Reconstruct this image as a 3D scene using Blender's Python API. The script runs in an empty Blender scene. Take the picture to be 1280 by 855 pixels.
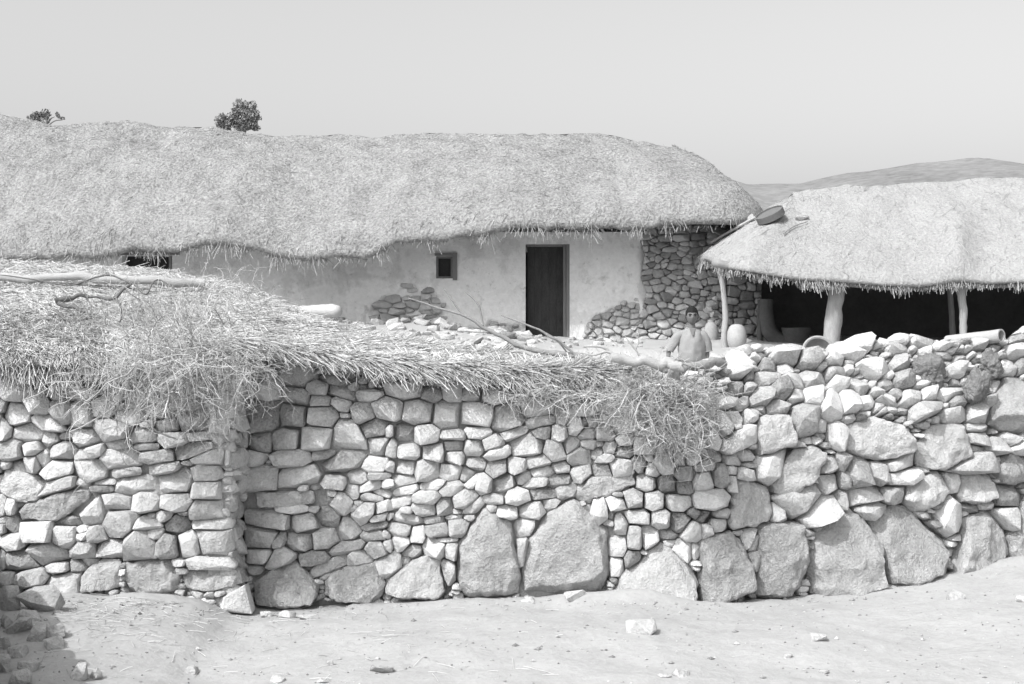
SKY, SUN, EXPO = 0.15, 2.4, 0.55
import bpy, bmesh, math, random
import numpy as np
from mathutils import Vector, Matrix

rng = np.random.default_rng(7)
random.seed(7)
SC = bpy.context.scene
COL = SC.collection
F = 1778.0
CH = 1.84            # eye height above the track in front of the wall
CX, CY = 640.0, 427.5

def W(px, py, Y):
    return np.array([(px-CX)*Y/F, Y, CH-(py-CY)*Y/F])
def interp(x, pts, k=1):
    return np.interp(x, [p[0] for p in pts], [p[k] for p in pts])

# ---------------------------------------------------------------- numpy value noise
def _h(ix, iy, iz, seed):
    n = (ix*374761393 + iy*668265263 + iz*2147483647 + seed*144665) & 0xffffffff
    n = ((n ^ (n >> 13))*1274126177) & 0xffffffff
    n = ((n ^ (n >> 16))*2246822519) & 0xffffffff
    return ((n ^ (n >> 15)) & 0xffff)/32767.5-1.0
def vnoise(P, scale=1.0, seed=0):
    P = np.asarray(P, dtype=float)*scale
    i = np.floor(P).astype(np.int64); f = P-i; f = f*f*(3-2*f)
    r = 0
    for dx in (0, 1):
        for dy in (0, 1):
            for dz in (0, 1):
                w = (f[..., 0] if dx else 1-f[..., 0])*(f[..., 1] if dy else 1-f[..., 1])*(f[..., 2] if dz else 1-f[..., 2])
                r = r+w*_h(i[..., 0]+dx, i[..., 1]+dy, i[..., 2]+dz, seed)
    return r
def fbm(P, scale=1.0, seed=0, oct=3):
    r = 0; a = 1.0
    for k in range(oct):
        r = r+a*vnoise(P, scale*2**k, seed+k*17); a *= .5
    return r

# ---------------------------------------------------------------- mesh helpers
def new_mesh(name, V, faces=None, quads=None, tint=None, smooth=True, sharp=None):
    me = bpy.data.meshes.new(name)
    V = np.asarray(V, dtype=np.float32)
    if quads is not None:
        q = np.asarray(quads, dtype=np.int32)
        me.vertices.add(len(V)); me.vertices.foreach_set('co', V.ravel())
        me.loops.add(q.size); me.loops.foreach_set('vertex_index', q.ravel())
        me.polygons.add(len(q))
        me.polygons.foreach_set('loop_start', np.arange(0, q.size, q.shape[1], dtype=np.int32))
        me.polygons.foreach_set('loop_total', np.full(len(q), q.shape[1], dtype=np.int32))
        me.update(calc_edges=True)
    else:
        me.from_pydata([tuple(v) for v in V.tolist()], [], faces)
    if smooth:
        me.polygons.foreach_set('use_smooth', np.ones(len(me.polygons), dtype=bool))
    if tint is not None:
        at = me.attributes.new('tint', 'FLOAT', 'POINT')
        at.data.foreach_set('value', np.asarray(tint, dtype=np.float32))
    me.validate()
    if sharp:
        me.set_sharp_from_angle(angle=math.radians(sharp))
    return me

def obj(name, V, faces=None, quads=None, mat=None, parent=None, origin=None, tint=None, smooth=True, sharp=None):
    V = np.asarray(V, dtype=float)
    if origin is None:
        origin = np.array([V[:, 0].mean(), V[:, 1].mean(), V[:, 2].min()])
    origin = np.asarray(origin, dtype=float)
    me = new_mesh(name, V-origin, faces, quads, tint, smooth, sharp)
    o = bpy.data.objects.new(name, me); COL.objects.link(o)
    if mat: me.materials.append(mat)
    if parent is not None:
        o.parent = parent
        o['_o'] = 0
        o.location = Vector(origin)-Vector(parent['_w'])
    else:
        o.location = Vector(origin)
    o['_w'] = [float(c) for c in origin]
    return o

def thing(name, label, cat, loc, group=None):
    o = bpy.data.objects.new(name, None); COL.objects.link(o)
    o.empty_display_size = .1
    o.location = Vector([float(c) for c in loc]); o['_w'] = [float(c) for c in loc]
    return tag(o, label, cat, group)
def tag(o, label=None, cat=None, group=None, kind=None):
    if label: o['label'] = label
    if cat: o['category'] = cat
    if group: o['group'] = group
    if kind: o['kind'] = kind
    return o

class MB:                       # collects polygons of several shapes into one mesh
    def __init__(s): s.V = []; s.F = []; s.T = []
    def add(s, V, Fc, t=0.0):
        n = sum(len(v) for v in s.V)
        V = np.asarray(V, dtype=float)
        s.V.append(V); s.F += [tuple(int(i)+n for i in f) for f in Fc]
        s.T.append(np.full(len(V), t))
    def build(s, name, mat, parent=None, origin=None, smooth=True, sharp=None):
        return obj(name, np.vstack(s.V), s.F, None, mat, parent, origin, np.concatenate(s.T), smooth, sharp)

def tube(pts, radii, n=8, wob=0.0, seed=0, caps=True):
    P = np.asarray(pts, dtype=float); R = np.broadcast_to(np.asarray(radii, dtype=float), (len(P),))
    V = []; Fc = []
    d = np.gradient(P, axis=0); d /= np.linalg.norm(d, axis=1)[:, None]+1e-9
    up = np.array([0, 0, 1.0]) if abs(d[0][2]) < .9 else np.array([1.0, 0, 0])
    u = np.cross(d[0], up); u /= np.linalg.norm(u)
    for i in range(len(P)):
        u = u-d[i]*u.dot(d[i]); u /= np.linalg.norm(u)+1e-9
        w = np.cross(d[i], u)
        for k in range(n):
            a = 2*math.pi*k/n
            V.append(P[i]+R[i]*(u*math.cos(a)+w*math.sin(a)))
    V = np.array(V)
    if wob:
        c = np.repeat(P, n, axis=0)
        V = c+(V-c)*(1+wob*vnoise(V, 1.2/max(R.max(), 1e-3), seed))[:, None]
    for i in range(len(P)-1):
        for k in range(n):
            Fc.append((i*n+k, i*n+(k+1) % n, (i+1)*n+(k+1) % n, (i+1)*n+k))
    if caps:
        Fc.append(tuple(range(n-1, -1, -1))); Fc.append(tuple((len(P)-1)*n+k for k in range(n)))
    return V, Fc

def smooth_path(pts, n=6):
    P = np.asarray(pts, dtype=float); m = len(P)
    t = np.arange(m); tt = np.linspace(0, m-1, (m-1)*n+1)
    out = []
    for x in tt:
        i = min(int(x), m-2); f = x-i
        p0 = P[max(i-1, 0)]; p1 = P[i]; p2 = P[i+1]; p3 = P[min(i+2, m-1)]
        out.append(.5*((2*p1)+(-p0+p2)*f+(2*p0-5*p1+4*p2-p3)*f*f+(-p0+3*p1-3*p2+p3)*f**3))
    return np.array(out)

def strands(C, R):
    """many thin three sided stalks: C (N,K,3) centre lines, R (N,K) radii -> verts, quads"""
    N, K, _ = C.shape
    d = np.gradient(C, axis=1); d /= np.linalg.norm(d, axis=2, keepdims=True)+1e-9
    ref = rng.normal(size=(N, 1, 3)); u = np.cross(d, np.broadcast_to(ref, d.shape))
    u /= np.linalg.norm(u, axis=2, keepdims=True)+1e-9
    w = np.cross(d, u)
    V = np.empty((N, K, 3, 3))
    for k in range(3):
        a = 2*math.pi*k/3
        V[:, :, k] = C+R[:, :, None]*(u*math.cos(a)+w*math.sin(a))
    b = (np.arange(N)*K*3)[:, None, None]
    i = (np.arange(K-1)*3)[None, :, None]; k = np.arange(3)[None, None, :]; k2 = (k+1) % 3
    q = np.stack([b+i+k, b+i+k2, b+i+3+k2, b+i+3+k], axis=-1).reshape(-1, 4)
    return V.reshape(-1, 3), q

def lathe(prof, n=20, centre=(0, 0, 0), wob=0.0, seed=0):
    V = []; Fc = []
    for r, z in prof:
        for k in range(n):
            a = 2*math.pi*k/n
            V.append((r*math.cos(a), r*math.sin(a), z))
    V = np.array(V)
    if wob: V *= (1+wob*vnoise(V, 6, seed))[:, None]
    V = V+np.asarray(centre)
    for i in range(len(prof)-1):
        for k in range(n):
            Fc.append((i*n+k, i*n+(k+1) % n, (i+1)*n+(k+1) % n, (i+1)*n+k))
    Fc.append(tuple(range(n-1, -1, -1))); Fc.append(tuple((len(prof)-1)*n+k for k in range(n)))
    return V, Fc

def box(x0, x1, y0, y1, z0, z1):
    V = [(x, y, z) for x in (x0, x1) for y in (y0, y1) for z in (z0, z1)]
    return V, [(0, 1, 3, 2), (4, 6, 7, 5), (0, 4, 5, 1), (2, 3, 7, 6), (0, 2, 6, 4), (1, 5, 7, 3)]

# ---------------------------------------------------------------- materials (the photograph is monochrome: every colour is a grey)
def mat(name, base, var=.25, scale=6.0, bump=.3, bscale=40.0, rough=.9, tint=True, dist=.01, fine=0.12, stretch=None, spots=None, big_b=1.0):
    m = bpy.data.materials.new(name); m.use_nodes = True
    nt = m.node_tree; N = nt.nodes; L = nt.links
    b = N['Principled BSDF']; b.inputs['Roughness'].default_value = rough
    b.inputs['Specular IOR Level'].default_value = .2
    tc = N.new('ShaderNodeTexCoord'); src = tc.outputs['Object']
    if stretch:
        mp = N.new('ShaderNodeMapping'); mp.inputs['Scale'].default_value = stretch
        L.new(src, mp.inputs['Vector']); src = mp.outputs['Vector']
    def noise(s, d=4, r=.6):
        n = N.new('ShaderNodeTexNoise'); n.inputs['Scale'].default_value = s; n.inputs['Detail'].default_value = d
        n.inputs['Roughness'].default_value = r
        L.new(src, n.inputs['Vector']); return n.outputs['Fac']
    def math_(op, a, bb):
        n = N.new('ShaderNodeMath'); n.operation = op
        for i, v in enumerate((a, bb)):
            if isinstance(v, (int, float)): n.inputs[i].default_value = v
            else: L.new(v, n.inputs[i])
        return n.outputs[0]
    big = math_('SUBTRACT', noise(scale), .5)
    fin = math_('SUBTRACT', noise(bscale, 3), .5)
    v = math_('ADD', math_('MULTIPLY', big, var*2), math_('MULTIPLY', fin, fine*4))
    for spots in ([spots] if spots and not isinstance(spots, list) else spots or []):      # (scale, threshold, darkening): stains with a shape of their own
        sp = noise(spots[0], 5, .65)
        r = N.new('ShaderNodeMapRange'); r.inputs[1].default_value = spots[1]; r.inputs[2].default_value = spots[1]+.07
        r.inputs[3].default_value = 0; r.inputs[4].default_value = spots[2]
        L.new(sp, r.inputs[0]); v = math_('SUBTRACT', v, r.outputs[0])
    if tint:
        at = N.new('ShaderNodeAttribute'); at.attribute_name = 'tint'
        v = math_('ADD', v, at.outputs['Fac'])
    v = math_('MULTIPLY', math_('ADD', v, 1.0), base)
    v = math_('MAXIMUM', v, base*.25)
    cb = N.new('ShaderNodeCombineColor')
    for i in range(3): L.new(v, cb.inputs[i])
    L.new(cb.outputs[0], b.inputs['Base Color'])
    bp = N.new('ShaderNodeBump'); bp.inputs['Strength'].default_value = bump; bp.inputs['Distance'].default_value = dist
    h = math_('ADD', noise(bscale, 6, .65), math_('MULTIPLY', noise(bscale*.22, 4), big_b))
    L.new(h, bp.inputs['Height']); L.new(bp.outputs['Normal'], b.inputs['Normal'])
    return m

M = {}
M['stone'] = mat('field_stone', .51, .36, 11, .8, 60, .92, dist=.022, fine=.2, spots=(16, .6, .25))
M['boulder'] = mat('boulder_stone', .46, .4, 3, .8, 55, .93, dist=.035, fine=.2, spots=[(5, .6, .16), (16, .62, .25)])
M['earth'] = mat('wall_earth', .36, .3, 8, .8, 40, 1, dist=.03, tint=False)
M['ground'] = mat('dusty_ground', .365, .16, 1.3, .5, 22, 1, tint=False, dist=.02, fine=.08, spots=[(2.2, .58, .08), (9, .64, .1)])
M['yard'] = M['ground']
M['hill'] = mat('dry_hillside', .2, .4, .08, .6, 1.2, 1, tint=False, fine=.25, spots=[(.35, .57, .25), (.9, .62, .4)])
M['thatch'] = mat('old_thatch', .345, .34, 1.3, 1, 24, 1, dist=.07, fine=.45, tint=False, spots=[(1.1, .56, .14), (5, .62, .22), (11, .63, .35)])
M['straw_old'] = mat('weathered_straw', .345, .25, 5, .2, 60, .9, fine=.1)
M['straw'] = mat('straw', .58, .2, 5, .2, 60, .8, fine=.1)
M['thatch_pale'] = mat('pale_thatch', .335, .2, 1.6, .8, 26, 1, dist=.04, fine=.22, tint=False, spots=[(1.2, .6, .08), (11, .66, .18)])
M['straw_shed'] = mat('shed_straw', .35, .15, 5, .2, 60, .85, fine=.1)
M['straw_pale'] = mat('pale_straw', .58, .2, 5, .2, 60, .75, fine=.1)
M['straw_under'] = mat('straw_bed', .42, .3, 5, .9, 60, 1, dist=.03, fine=.3, tint=False)
M['twig'] = mat('dry_twig', .46, .25, 10, .2, 80, .85)
M['darktwig'] = mat('weathered_branch', .13, .3, 12, .4, 60, .9)
M['bark'] = mat('grey_branch', .26, .3, 14, .6, 50, .9)
M['log'] = mat('bleached_log', .38, .2, 10, .5, 50, .85, stretch=(1, 6, 6))
M['post'] = mat('peeled_post', .34, .3, 8, .6, 40, .9, stretch=(5, 5, 1))
M['plaster'] = mat('mud_plaster', .66, .2, 1.3, .6, 14, 1, tint=False, dist=.03, fine=.09, spots=[(1.7, .53, .16), (5, .6, .2), (13, .63, .25)])
M['housestone'] = mat('house_stone', .36, .25, 9, .5, 30, .95, dist=.02)
M['wood_dark'] = mat('old_door_wood', .04, .7, 3, .5, 30, .8, tint=False, stretch=(3, 3, 1), dist=.01, fine=.3)
M['wood_frame'] = mat('door_frame_wood', .17, .3, 8, .5, 40, .85, tint=False, stretch=(8, 8, 1))
M['interior'] = mat('dark_interior', .1, .3, 3, .4, 20, 1, tint=False)  # dark tone for the rear walls of house and shed
M['clay'] = mat('fired_clay', .30, .2, 9, .3, 40, .85, tint=False)
M['claydark'] = mat('dark_clay', .10, .25, 6, .3, 30, .9, tint=False)  # darker clay tone for the tub and bin
M['claypale'] = mat('whitewashed_clay', .36, .15, 9, .3, 40, .85, tint=False)
M['clump'] = mat('matted_dung', .24, .4, 20, .9, 70, 1, tint=False, dist=.03)
M['skin'] = mat('skin', .15, .08, 10, .1, 60, .6, tint=False, fine=.03)
M['eye'] = mat('eye_dark', .03, .05, 10, .05, 60, .4, tint=False)
M['hair'] = mat('dark_hair', .012, .3, 30, .6, 120, .7, tint=False)
M['shirt'] = mat('pale_shirt', .27, .08, 12, .3, 60, .95, tint=False, fine=.05)
M['trousers'] = mat('light_trousers', .34, .1, 12, .3, 60, .95, tint=False, fine=.05)
M['leaf'] = mat('tree_leaves', .26, .35, .6, .2, 5, .9)
M['basket'] = mat('woven_basket', .15, .25, 30, .6, 90, .9, tint=False)
M['tin'] = mat('dull_tin', .32, .2, 14, .2, 60, .6, tint=False)
M['light_patch'] = mat('pale_light_patch', .5, .2, 20, .3, 60, .95, tint=False)  # pale colour standing in for light patches on the stone corner
# ---------------------------------------------------------------- the ground
SX, SY, SZ = -1.25, -1.35, 2.0          # towards the sun

BASE = [(-400, 735), (-60, 738), (0, 740), (150, 742), (300, 762), (350, 758), (480, 751), (600, 748), (750, 747), (870, 752), (1000, 745),
        (1100, 733), (1190, 718), (1280, 700), (1400, 688), (1700, 670)]
def wallY(px):
    px = np.asarray(px, dtype=float)
    r = 10.35+.95*(np.clip((px-860)/420, 0, 3))**1.2
    return np.where(px < 291, 9.95, r)
_pxs = np.linspace(-900, 2200, 400)
_wx = (_pxs-CX)*wallY(_pxs)/F
def wallY_x(x):                      # wall face depth at world x
    return np.interp(x, _wx, wallY(_pxs))
def wallY_s(x):                      # the same, with the jump at the hut corner eased for the ground
    return np.where(x < 1.0, 9.95+.4*sm(-2.35, -1.35, x), wallY_x(x))
_bx = (_pxs-CX)*wallY(_pxs)/F
_bz = CH-(interp(_pxs, BASE)-CY)*wallY(_pxs)/F
_bz = np.convolve(np.pad(_bz, 4, 'edge'), np.ones(9)/9, 'valid')
def base_z(x):
    return np.interp(x, _bx, _bz)
def sm(a, b, x):
    t = np.clip((x-a)/(b-a), 0, 1); return t*t*(3-2*t)
def ground_z(x, y):
    x = np.asarray(x, dtype=float); y = np.asarray(y, dtype=float)
    wy = wallY_x(x); ws = wallY_s(x); bz = base_z(x)
    t = sm(6.0, 10.0, y-(ws-10.3))
    front = -.13+(bz+.13)*t
    P = np.stack([x, y, 0*x], -1)
    front = front+.025*vnoise(P, 1.1, 3)+.014*vnoise(P, 3.1, 5)+.008*vnoise(P, 9., 6)+.004*vnoise(P, 19, 7)
    front = front+(.035+.05*vnoise(P, 2.2, 12))*np.exp(-((y-ws+.12)/.16)**2)*(x > -1.2)
    front = front+.09*np.exp(-((x+2.55)/.7)**2-((y-9.65)/.28)**2)*(1+.5*vnoise(P, 4, 9))
    front = front+.05*np.exp(-((x+2.9)/.8)**2-((y-8.9)/.4)**2)
    yard = .82+.9*sm(17.2, 18.8, y)+.15*sm(20, 24, y)
    bank = (.30*np.exp(-((x+1.5)/1.3)**2)+.3*np.exp(-((x+3.2)/.7)**2)+.05)*sm(20.6, 22.8, y)*(y < 30)
    yard = yard+bank+.05*vnoise(P, .8, 4)+.03*vnoise(P, 2.5, 8)
    far = 1.9
    yard = yard+(far-yard)*sm(24, 30, y)
    k = sm(0, .12, y-(wy+.42))
    return front+(yard-front)*k

def axis(segs):
    out = []
    for a, b, s in segs: out += list(np.arange(a, b, s))
    return np.array(out)
gx = axis([(-600, -60, 30), (-60, -10, 2), (-10, -5, .25), (-5, 5.5, .05), (5.5, 10, .2), (10, 60, 2), (60, 630, 30)])
gy = axis([(-40, 4, 2), (4, 6.6, .2), (6.6, 11.9, .045), (11.9, 24, .2), (24, 40, 1), (40, 120, 6), (120, 900, 40)])
GX, GY = np.meshgrid(gx, gy)
GZ = ground_z(GX, GY)
nx = len(gx); ny = len(gy)
ii = (np.arange(ny-1)[:, None]*nx+np.arange(nx-1)[None, :]).ravel()
q = np.stack([ii, ii+1, ii+nx+1, ii+nx], -1)
g = obj('ground', np.stack([GX, GY, GZ], -1).reshape(-1, 3), None, q, M['ground'], origin=(0, 0, 0))
tag(g, kind='structure')

def ground_hit(px, py):
    Ys = np.linspace(6.5, 12, 1500)
    p = np.stack([(px-CX)*Ys/F, Ys, CH-(py-CY)*Ys/F], -1)
    gz = ground_z(p[:, 0], p[:, 1])
    k = np.argmax(p[:, 2] <= gz)
    return np.array([p[k, 0], p[k, 1], gz[k]])

# hill behind the farm
CREST = [(-900, 200), (-300, 192), (300, 190), (800, 196), (860, 206), (900, 222), (930, 231), (1000, 229), (1060, 217), (1120, 208), (1180, 200), (1215, 197),
         (1250, 201), (1280, 206), (1400, 232), (1700, 270), (2300, 330)]
hp = np.linspace(-900, 2300, 220); hy = np.concatenate([np.linspace(31, 120, 50), np.linspace(123, 260, 20)])
HP, HY = np.meshgrid(hp, hy)
HX = (HP-CX)*120/F*(.6+.4*HY/120)
top = CH-(interp(HP, CREST)-CY)*120/F
t = np.clip((HY-31)/89, 0, 1)
HZ = np.where(HY <= 120, 1.2+(top-1.2)*(HY/120)*(.25+.75*t*t*(3-2*t))-(1-t)*.5, 1.2+(top-1.2)*np.cos(np.clip((HY-120)/140, 0, 1)*math.pi/2))
P = np.stack([HX, HY, 0*HX], -1)
HZ = HZ+.25*vnoise(P, .12, 2)*(HY > 40)*(HY < 115)+.1*vnoise(P, .5, 3)
n1 = len(hp); ii = (np.arange(len(hy)-1)[:, None]*n1+np.arange(n1-1)[None, :]).ravel()
h = obj('hill', np.stack([HX, HY, HZ], -1).reshape(-1, 3), None, np.stack([ii, ii+1, ii+n1+1, ii+n1], -1), M['hill'], origin=(0, 0, 0))
tag(h, kind='structure')

# ---------------------------------------------------------------- stones
def corners(P, tol):
    """the few corners of a closed outline (Douglas-Peucker)"""
    n = len(P); i0 = int(np.argmax(np.hypot(*(P-P.mean(0)).T))); P = np.roll(P, -i0, axis=0)
    i1 = int(np.argmax(np.hypot(*(P-P[0]).T)))
    def dp(a, b):
        if b-a < 2: return []
        A, B = P[a], P[b % n]; d = B-A; L_ = np.hypot(*d)+1e-9
        q = P[a+1:b]-A; e = np.abs(d[0]*q[:, 1]-d[1]*q[:, 0])/L_; k = int(np.argmax(e))
        if e[k] < tol: return []
        k = a+1+k; return dp(a, k)+[k]+dp(k, b)
    idx = [0]+dp(0, i1)+[i1]+dp(i1, n)
    return P[idx]

def hull(pts, R, bev, cuts=0, rough=0.0, freq=8.0, merge=9):
    bm = bmesh.new()
    for p in pts: bm.verts.new(p)
    bmesh.ops.convex_hull(bm, input=bm.verts)
    bmesh.ops.delete(bm, geom=[v for v in bm.verts if not v.link_faces], context='VERTS')
    bmesh.ops.dissolve_limit(bm, angle_limit=math.radians(merge), verts=bm.verts, edges=bm.edges)
    if bev > 0:
        bmesh.ops.bevel(bm, geom=list(bm.edges), offset=bev, segments=2, profile=.6, affect='EDGES', clamp_overlap=True)
    bmesh.ops.triangulate(bm, faces=bm.faces)
    if cuts:
        ln = sorted(e.calc_length() for e in bm.edges); lim = bev*2.5
        for k in range(cuts):
            es = [e for e in bm.edges if e.calc_length() > lim*(2 if k == 0 else 1.2)]
            if not es: break
            bmesh.ops.subdivide_edges(bm, edges=es, cuts=1); bmesh.ops.triangulate(bm, faces=bm.faces)
    bmesh.ops.recalc_face_normals(bm, faces=bm.faces)
    V = np.array([v.co[:] for v in bm.verts]); bm.verts.index_update()
    Nn = np.array([v.normal[:] for v in bm.verts])
    Fc = [[v.index for v in f.verts] for f in bm.faces]; bm.free()
    if rough:
        o = R.uniform(0, 99)
        V = V+rough*np.stack([vnoise(V+o, freq, 1), vnoise(V+o, freq, 2), vnoise(V+o, freq, 3)], -1)
        V = V+Nn*(rough*.8*vnoise(V+o, freq*2.7, 4)+rough*.5*vnoise(V*np.array([1, .5, 1])+o, freq*6, 5))[:, None]
    return V, Fc

def stone_geo(r, ang, prot, back, R, big=False):
    """outline radii r at angles ang in the wall plane (metres) -> verts (u, v, out), faces: an angular block"""
    O = np.stack([np.cos(ang)*r, np.sin(ang)*r], -1); rad = float(np.median(r))
    C = corners(O, rad*(.07 if big else .13))
    tu, tv = R.normal(-.04, .27), R.normal(-.24, .26)
    if big: tu *= .6; tv *= .6
    pts = []
    for c in C:
        pts.append((c[0]*.93, c[1]*.93, -back)); pts.append((c[0], c[1], prot*R.uniform(-.2, .25)))
        if R.uniform() < (.75 if big else .45):
            s = R.uniform(.86, .96); pts.append((c[0]*s, c[1]*s, prot*R.uniform(.5, .85)+s*(c[0]*tu+c[1]*tv)))
    m = R.integers(6, 10) if big else R.integers(3, 6)
    a0 = R.uniform(0, 6.28)
    for k in range(m):
        a = a0+2*math.pi*(k+R.uniform(-.3, .3))/m
        rr = np.interp(a % (2*math.pi), np.append(ang, ang[0]+2*math.pi), np.append(r, r[0]), period=2*math.pi)
        s = R.uniform(.62, .92) if big else R.uniform(.35, .85)
        x, y = math.cos(a)*rr*s, math.sin(a)*rr*s
        pts.append((x, y, prot*R.uniform(.85, 1.05)+x*tu+y*tv))
    if big:
        for k in range(3):
            a = R.uniform(0, 6.28); s = R.uniform(0, .45); x, y = math.cos(a)*rad*s, math.sin(a)*rad*s; pts.append((x, y, prot*R.uniform(1.0, 1.25)+x*tu+y*tv))
    return hull(pts, R, min(.035*rad, .006), 3 if big else 0, .018 if big else .05*min(rad, .12), 6. if big else .9/rad, 7)

def rock(c, size, R, flat=.6, rot=None):
    """a free lying angular stone with half sizes from size=(sx,sy,sz)"""
    n = R.integers(11, 17)
    D = R.normal(size=(n, 3)); D /= np.linalg.norm(D, axis=1)[:, None]
    D = np.sign(D)*np.abs(D)**.6; D *= R.uniform(.75, 1.0, (n, 1)); D /= np.abs(D).max(0)
    V, Fc = hull(D, R, .05, 0, .04, 1.2, 9)
    V = V*np.asarray(size)
    if rot is None: rot = R.uniform(-.35, .35, 3)
    E = Matrix.Rotation(rot[2], 3, 'Z')@Matrix.Rotation(rot[1], 3, 'Y')@Matrix.Rotation(rot[0], 3, 'X')
    V = V@np.array(E).T
    return V+np.asarray(c), Fc

def in_poly(X, Y, poly):
    r = np.zeros(X.shape, bool); n = len(poly); j = n-1
    for i in range(n):
        xi, yi = poly[i]; xj, yj = poly[j]
        if yi != yj:
            c = ((yi > Y) != (yj > Y)) & (X < (xj-xi)*(Y-yi)/(yj-yi)+xi)
            r ^= c
        j = i
    return r

def pack(mask_poly, stones, R, fill=(17, 10), rate=1.33, maxfill=1400, ss=2.0):
    """stones: ('e',cx,cy,w,h,rot) or ('p',[pts]) in picture units of the wall face. Returns outlines [(cx,cy,ang,r,isbig)]"""
    mp = np.array(mask_poly); x0, y0 = mp.min(0)-2; x1, y1 = mp.max(0)+2
    w = int((x1-x0)*ss); hgt = int((y1-y0)*ss)
    X, Y = np.meshgrid(x0+(np.arange(w)+.5)/ss, y0+(np.arange(hgt)+.5)/ss)
    mask = in_poly(X, Y, mask_poly)
    best = np.full(X.shape, 9.0); lab = np.full(X.shape, -1)
    def put(i, st):
        if st[0] == 'e':
            _, cx, cy, ww, hh, rt = st; ext = max(ww, hh)*1.1
        else:
            pp = np.array(st[1]); cx, cy = (pp.min(0)+pp.max(0))/2; ext = (pp.max(0)-pp.min(0)).max()/2+14
        a0 = max(int((cx-ext-x0)*ss), 0); a1 = min(int((cx+ext-x0)*ss)+1, w); b0 = max(int((cy-ext-y0)*ss), 0); b1 = min(int((cy+ext-y0)*ss)+1, hgt)
        if a1 <= a0 or b1 <= b0: return
        xs = X[b0:b1, a0:a1]; ys = Y[b0:b1, a0:a1]
        if st[0] == 'e':
            c, s = math.cos(math.radians(rt)), math.sin(math.radians(rt))
            a = ((xs-cx)*c+(ys-cy)*s)/(ww/2); b = (-(xs-cx)*s+(ys-cy)*c)/(hh/2)
            d = (np.abs(a)**3.4+np.abs(b)**3.4)**(1/3.4)
            d = d+.09*vnoise(np.stack([xs, ys, 0*xs+i*3.7], -1), .14, 3)
        else:
            ins = in_poly(xs, ys, st[1]); d = np.full(xs.shape, 9.0)
            n = len(st[1])
            for k in range(n):
                ax, ay = st[1][k]; bx, by = st[1][(k+1) % n]
                L2 = (bx-ax)**2+(by-ay)**2+1e-9
                tt = np.clip(((xs-ax)*(bx-ax)+(ys-ay)*(by-ay))/L2, 0, 1)
                d = np.minimum(d, np.hypot(xs-ax-tt*(bx-ax), ys-ay-tt*(by-ay)))
            d = np.where(ins, .2, .9+d/9)
        bs = best[b0:b1, a0:a1]; up = d < bs
        bs[up] = d[up]; lab[b0:b1, a0:a1][up] = i
    S = list(stones)
    for i, st in enumerate(S): put(i, st)
    for k in range(maxfill):
        gap = np.argwhere(mask & (best > rate))
        if len(gap) < 30: break
        # favour the roomiest of a few candidates
        cand = gap[R.integers(0, len(gap), 6)]
        c = cand[np.argmax(best[cand[:, 0], cand[:, 1]])]
        cx, cy = x0+(c[1]+.5)/ss, y0+(c[0]+.5)/ss
        f = R.uniform(.65, 1.35)
        st = ('e', cx, cy, fill[0]*f*R.uniform(.75, 1.2), fill[1]*f*R.uniform(.8, 1.2), R.normal(0, 12))
        S.append(st); put(len(S)-1, st)
    lab[~mask] = -1
    lab[best > rate+.25] = -1
    out = []
    ys_, xs_ = np.nonzero(lab >= 0); ls = lab[ys_, xs_]
    cnt = np.bincount(ls, minlength=len(S)); sx = np.bincount(ls, xs_, len(S)); sy = np.bincount(ls, ys_, len(S))
    for i, st in enumerate(S):
        if cnt[i] < 22*ss: continue
        cx = sx[i]/cnt[i]; cy = sy[i]/cnt[i]
        if lab[int(cy), int(cx)] != i: continue
        area = cnt[i]/ss/ss
        n = 16 if area < 200 else (24 if area < 900 else 44)
        ang = np.arange(n)*2*math.pi/n+R.uniform(0, .3)
        steps = np.arange(0, 160*ss, .5)
        r = np.zeros(n)
        for k, a in enumerate(ang):
            px_ = (cx+math.cos(a)*steps).astype(int); py_ = (cy-math.sin(a)*steps).astype(int)
            ok = (px_ >= 0) & (px_ < w) & (py_ >= 0) & (py_ < hgt)
            v = np.zeros(len(steps), bool); v[ok] = lab[py_[ok], px_[ok]] == i
            r[k] = steps[np.argmin(v)] if not v.all() else steps[-1]
        r = r/ss
        med = np.median(r); r = np.minimum(r, med*2.6)
        r = .1*np.roll(r, 1)+.8*r+.1*np.roll(r, -1)
        out.append((x0+cx/ss, y0+cy/ss, ang, r, area, i))
    return out, S

def surf_frame(surf, px, py):
    p = surf(px, py); a = surf(px+2, py); b = surf(px, py-2)
    du = (a-p)/2; dv = (b-p)/2
    lu = np.linalg.norm(du); lv = np.linalg.norm(dv)
    du /= lu; dv /= lv
    n = np.cross(du, dv); n /= np.linalg.norm(n)
    return p, du, dv, n, lu, lv

def lay_stone(surf, o, R, prot_k=1.0, gap=.5, big=False, jit=.045):
    px, py, ang, r, area, i = o
    p, du, dv, n, lu, lv = surf_frame(surf, px, py)
    gap = gap*.5; r = r*(R.uniform(.94, 1.10) if not big else 1.0)
    r = np.maximum(r-gap, r*.75)
    rm = r*lu
    minr = np.median(rm)
    if big:
        prot = min(.11, .4*minr)*prot_k; back = .22
    else:
        prot = np.clip(.75*minr, .03, .10)*prot_k; back = .16
    V, Fc = stone_geo(rm, ang, prot, back, R, big)
    off = R.uniform(-jit, jit)
    V = p+V[:, :1]*du+V[:, 1:2]*dv*(lv/lu)+(V[:, 2:3]+off)*n
    return V, Fc

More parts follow.
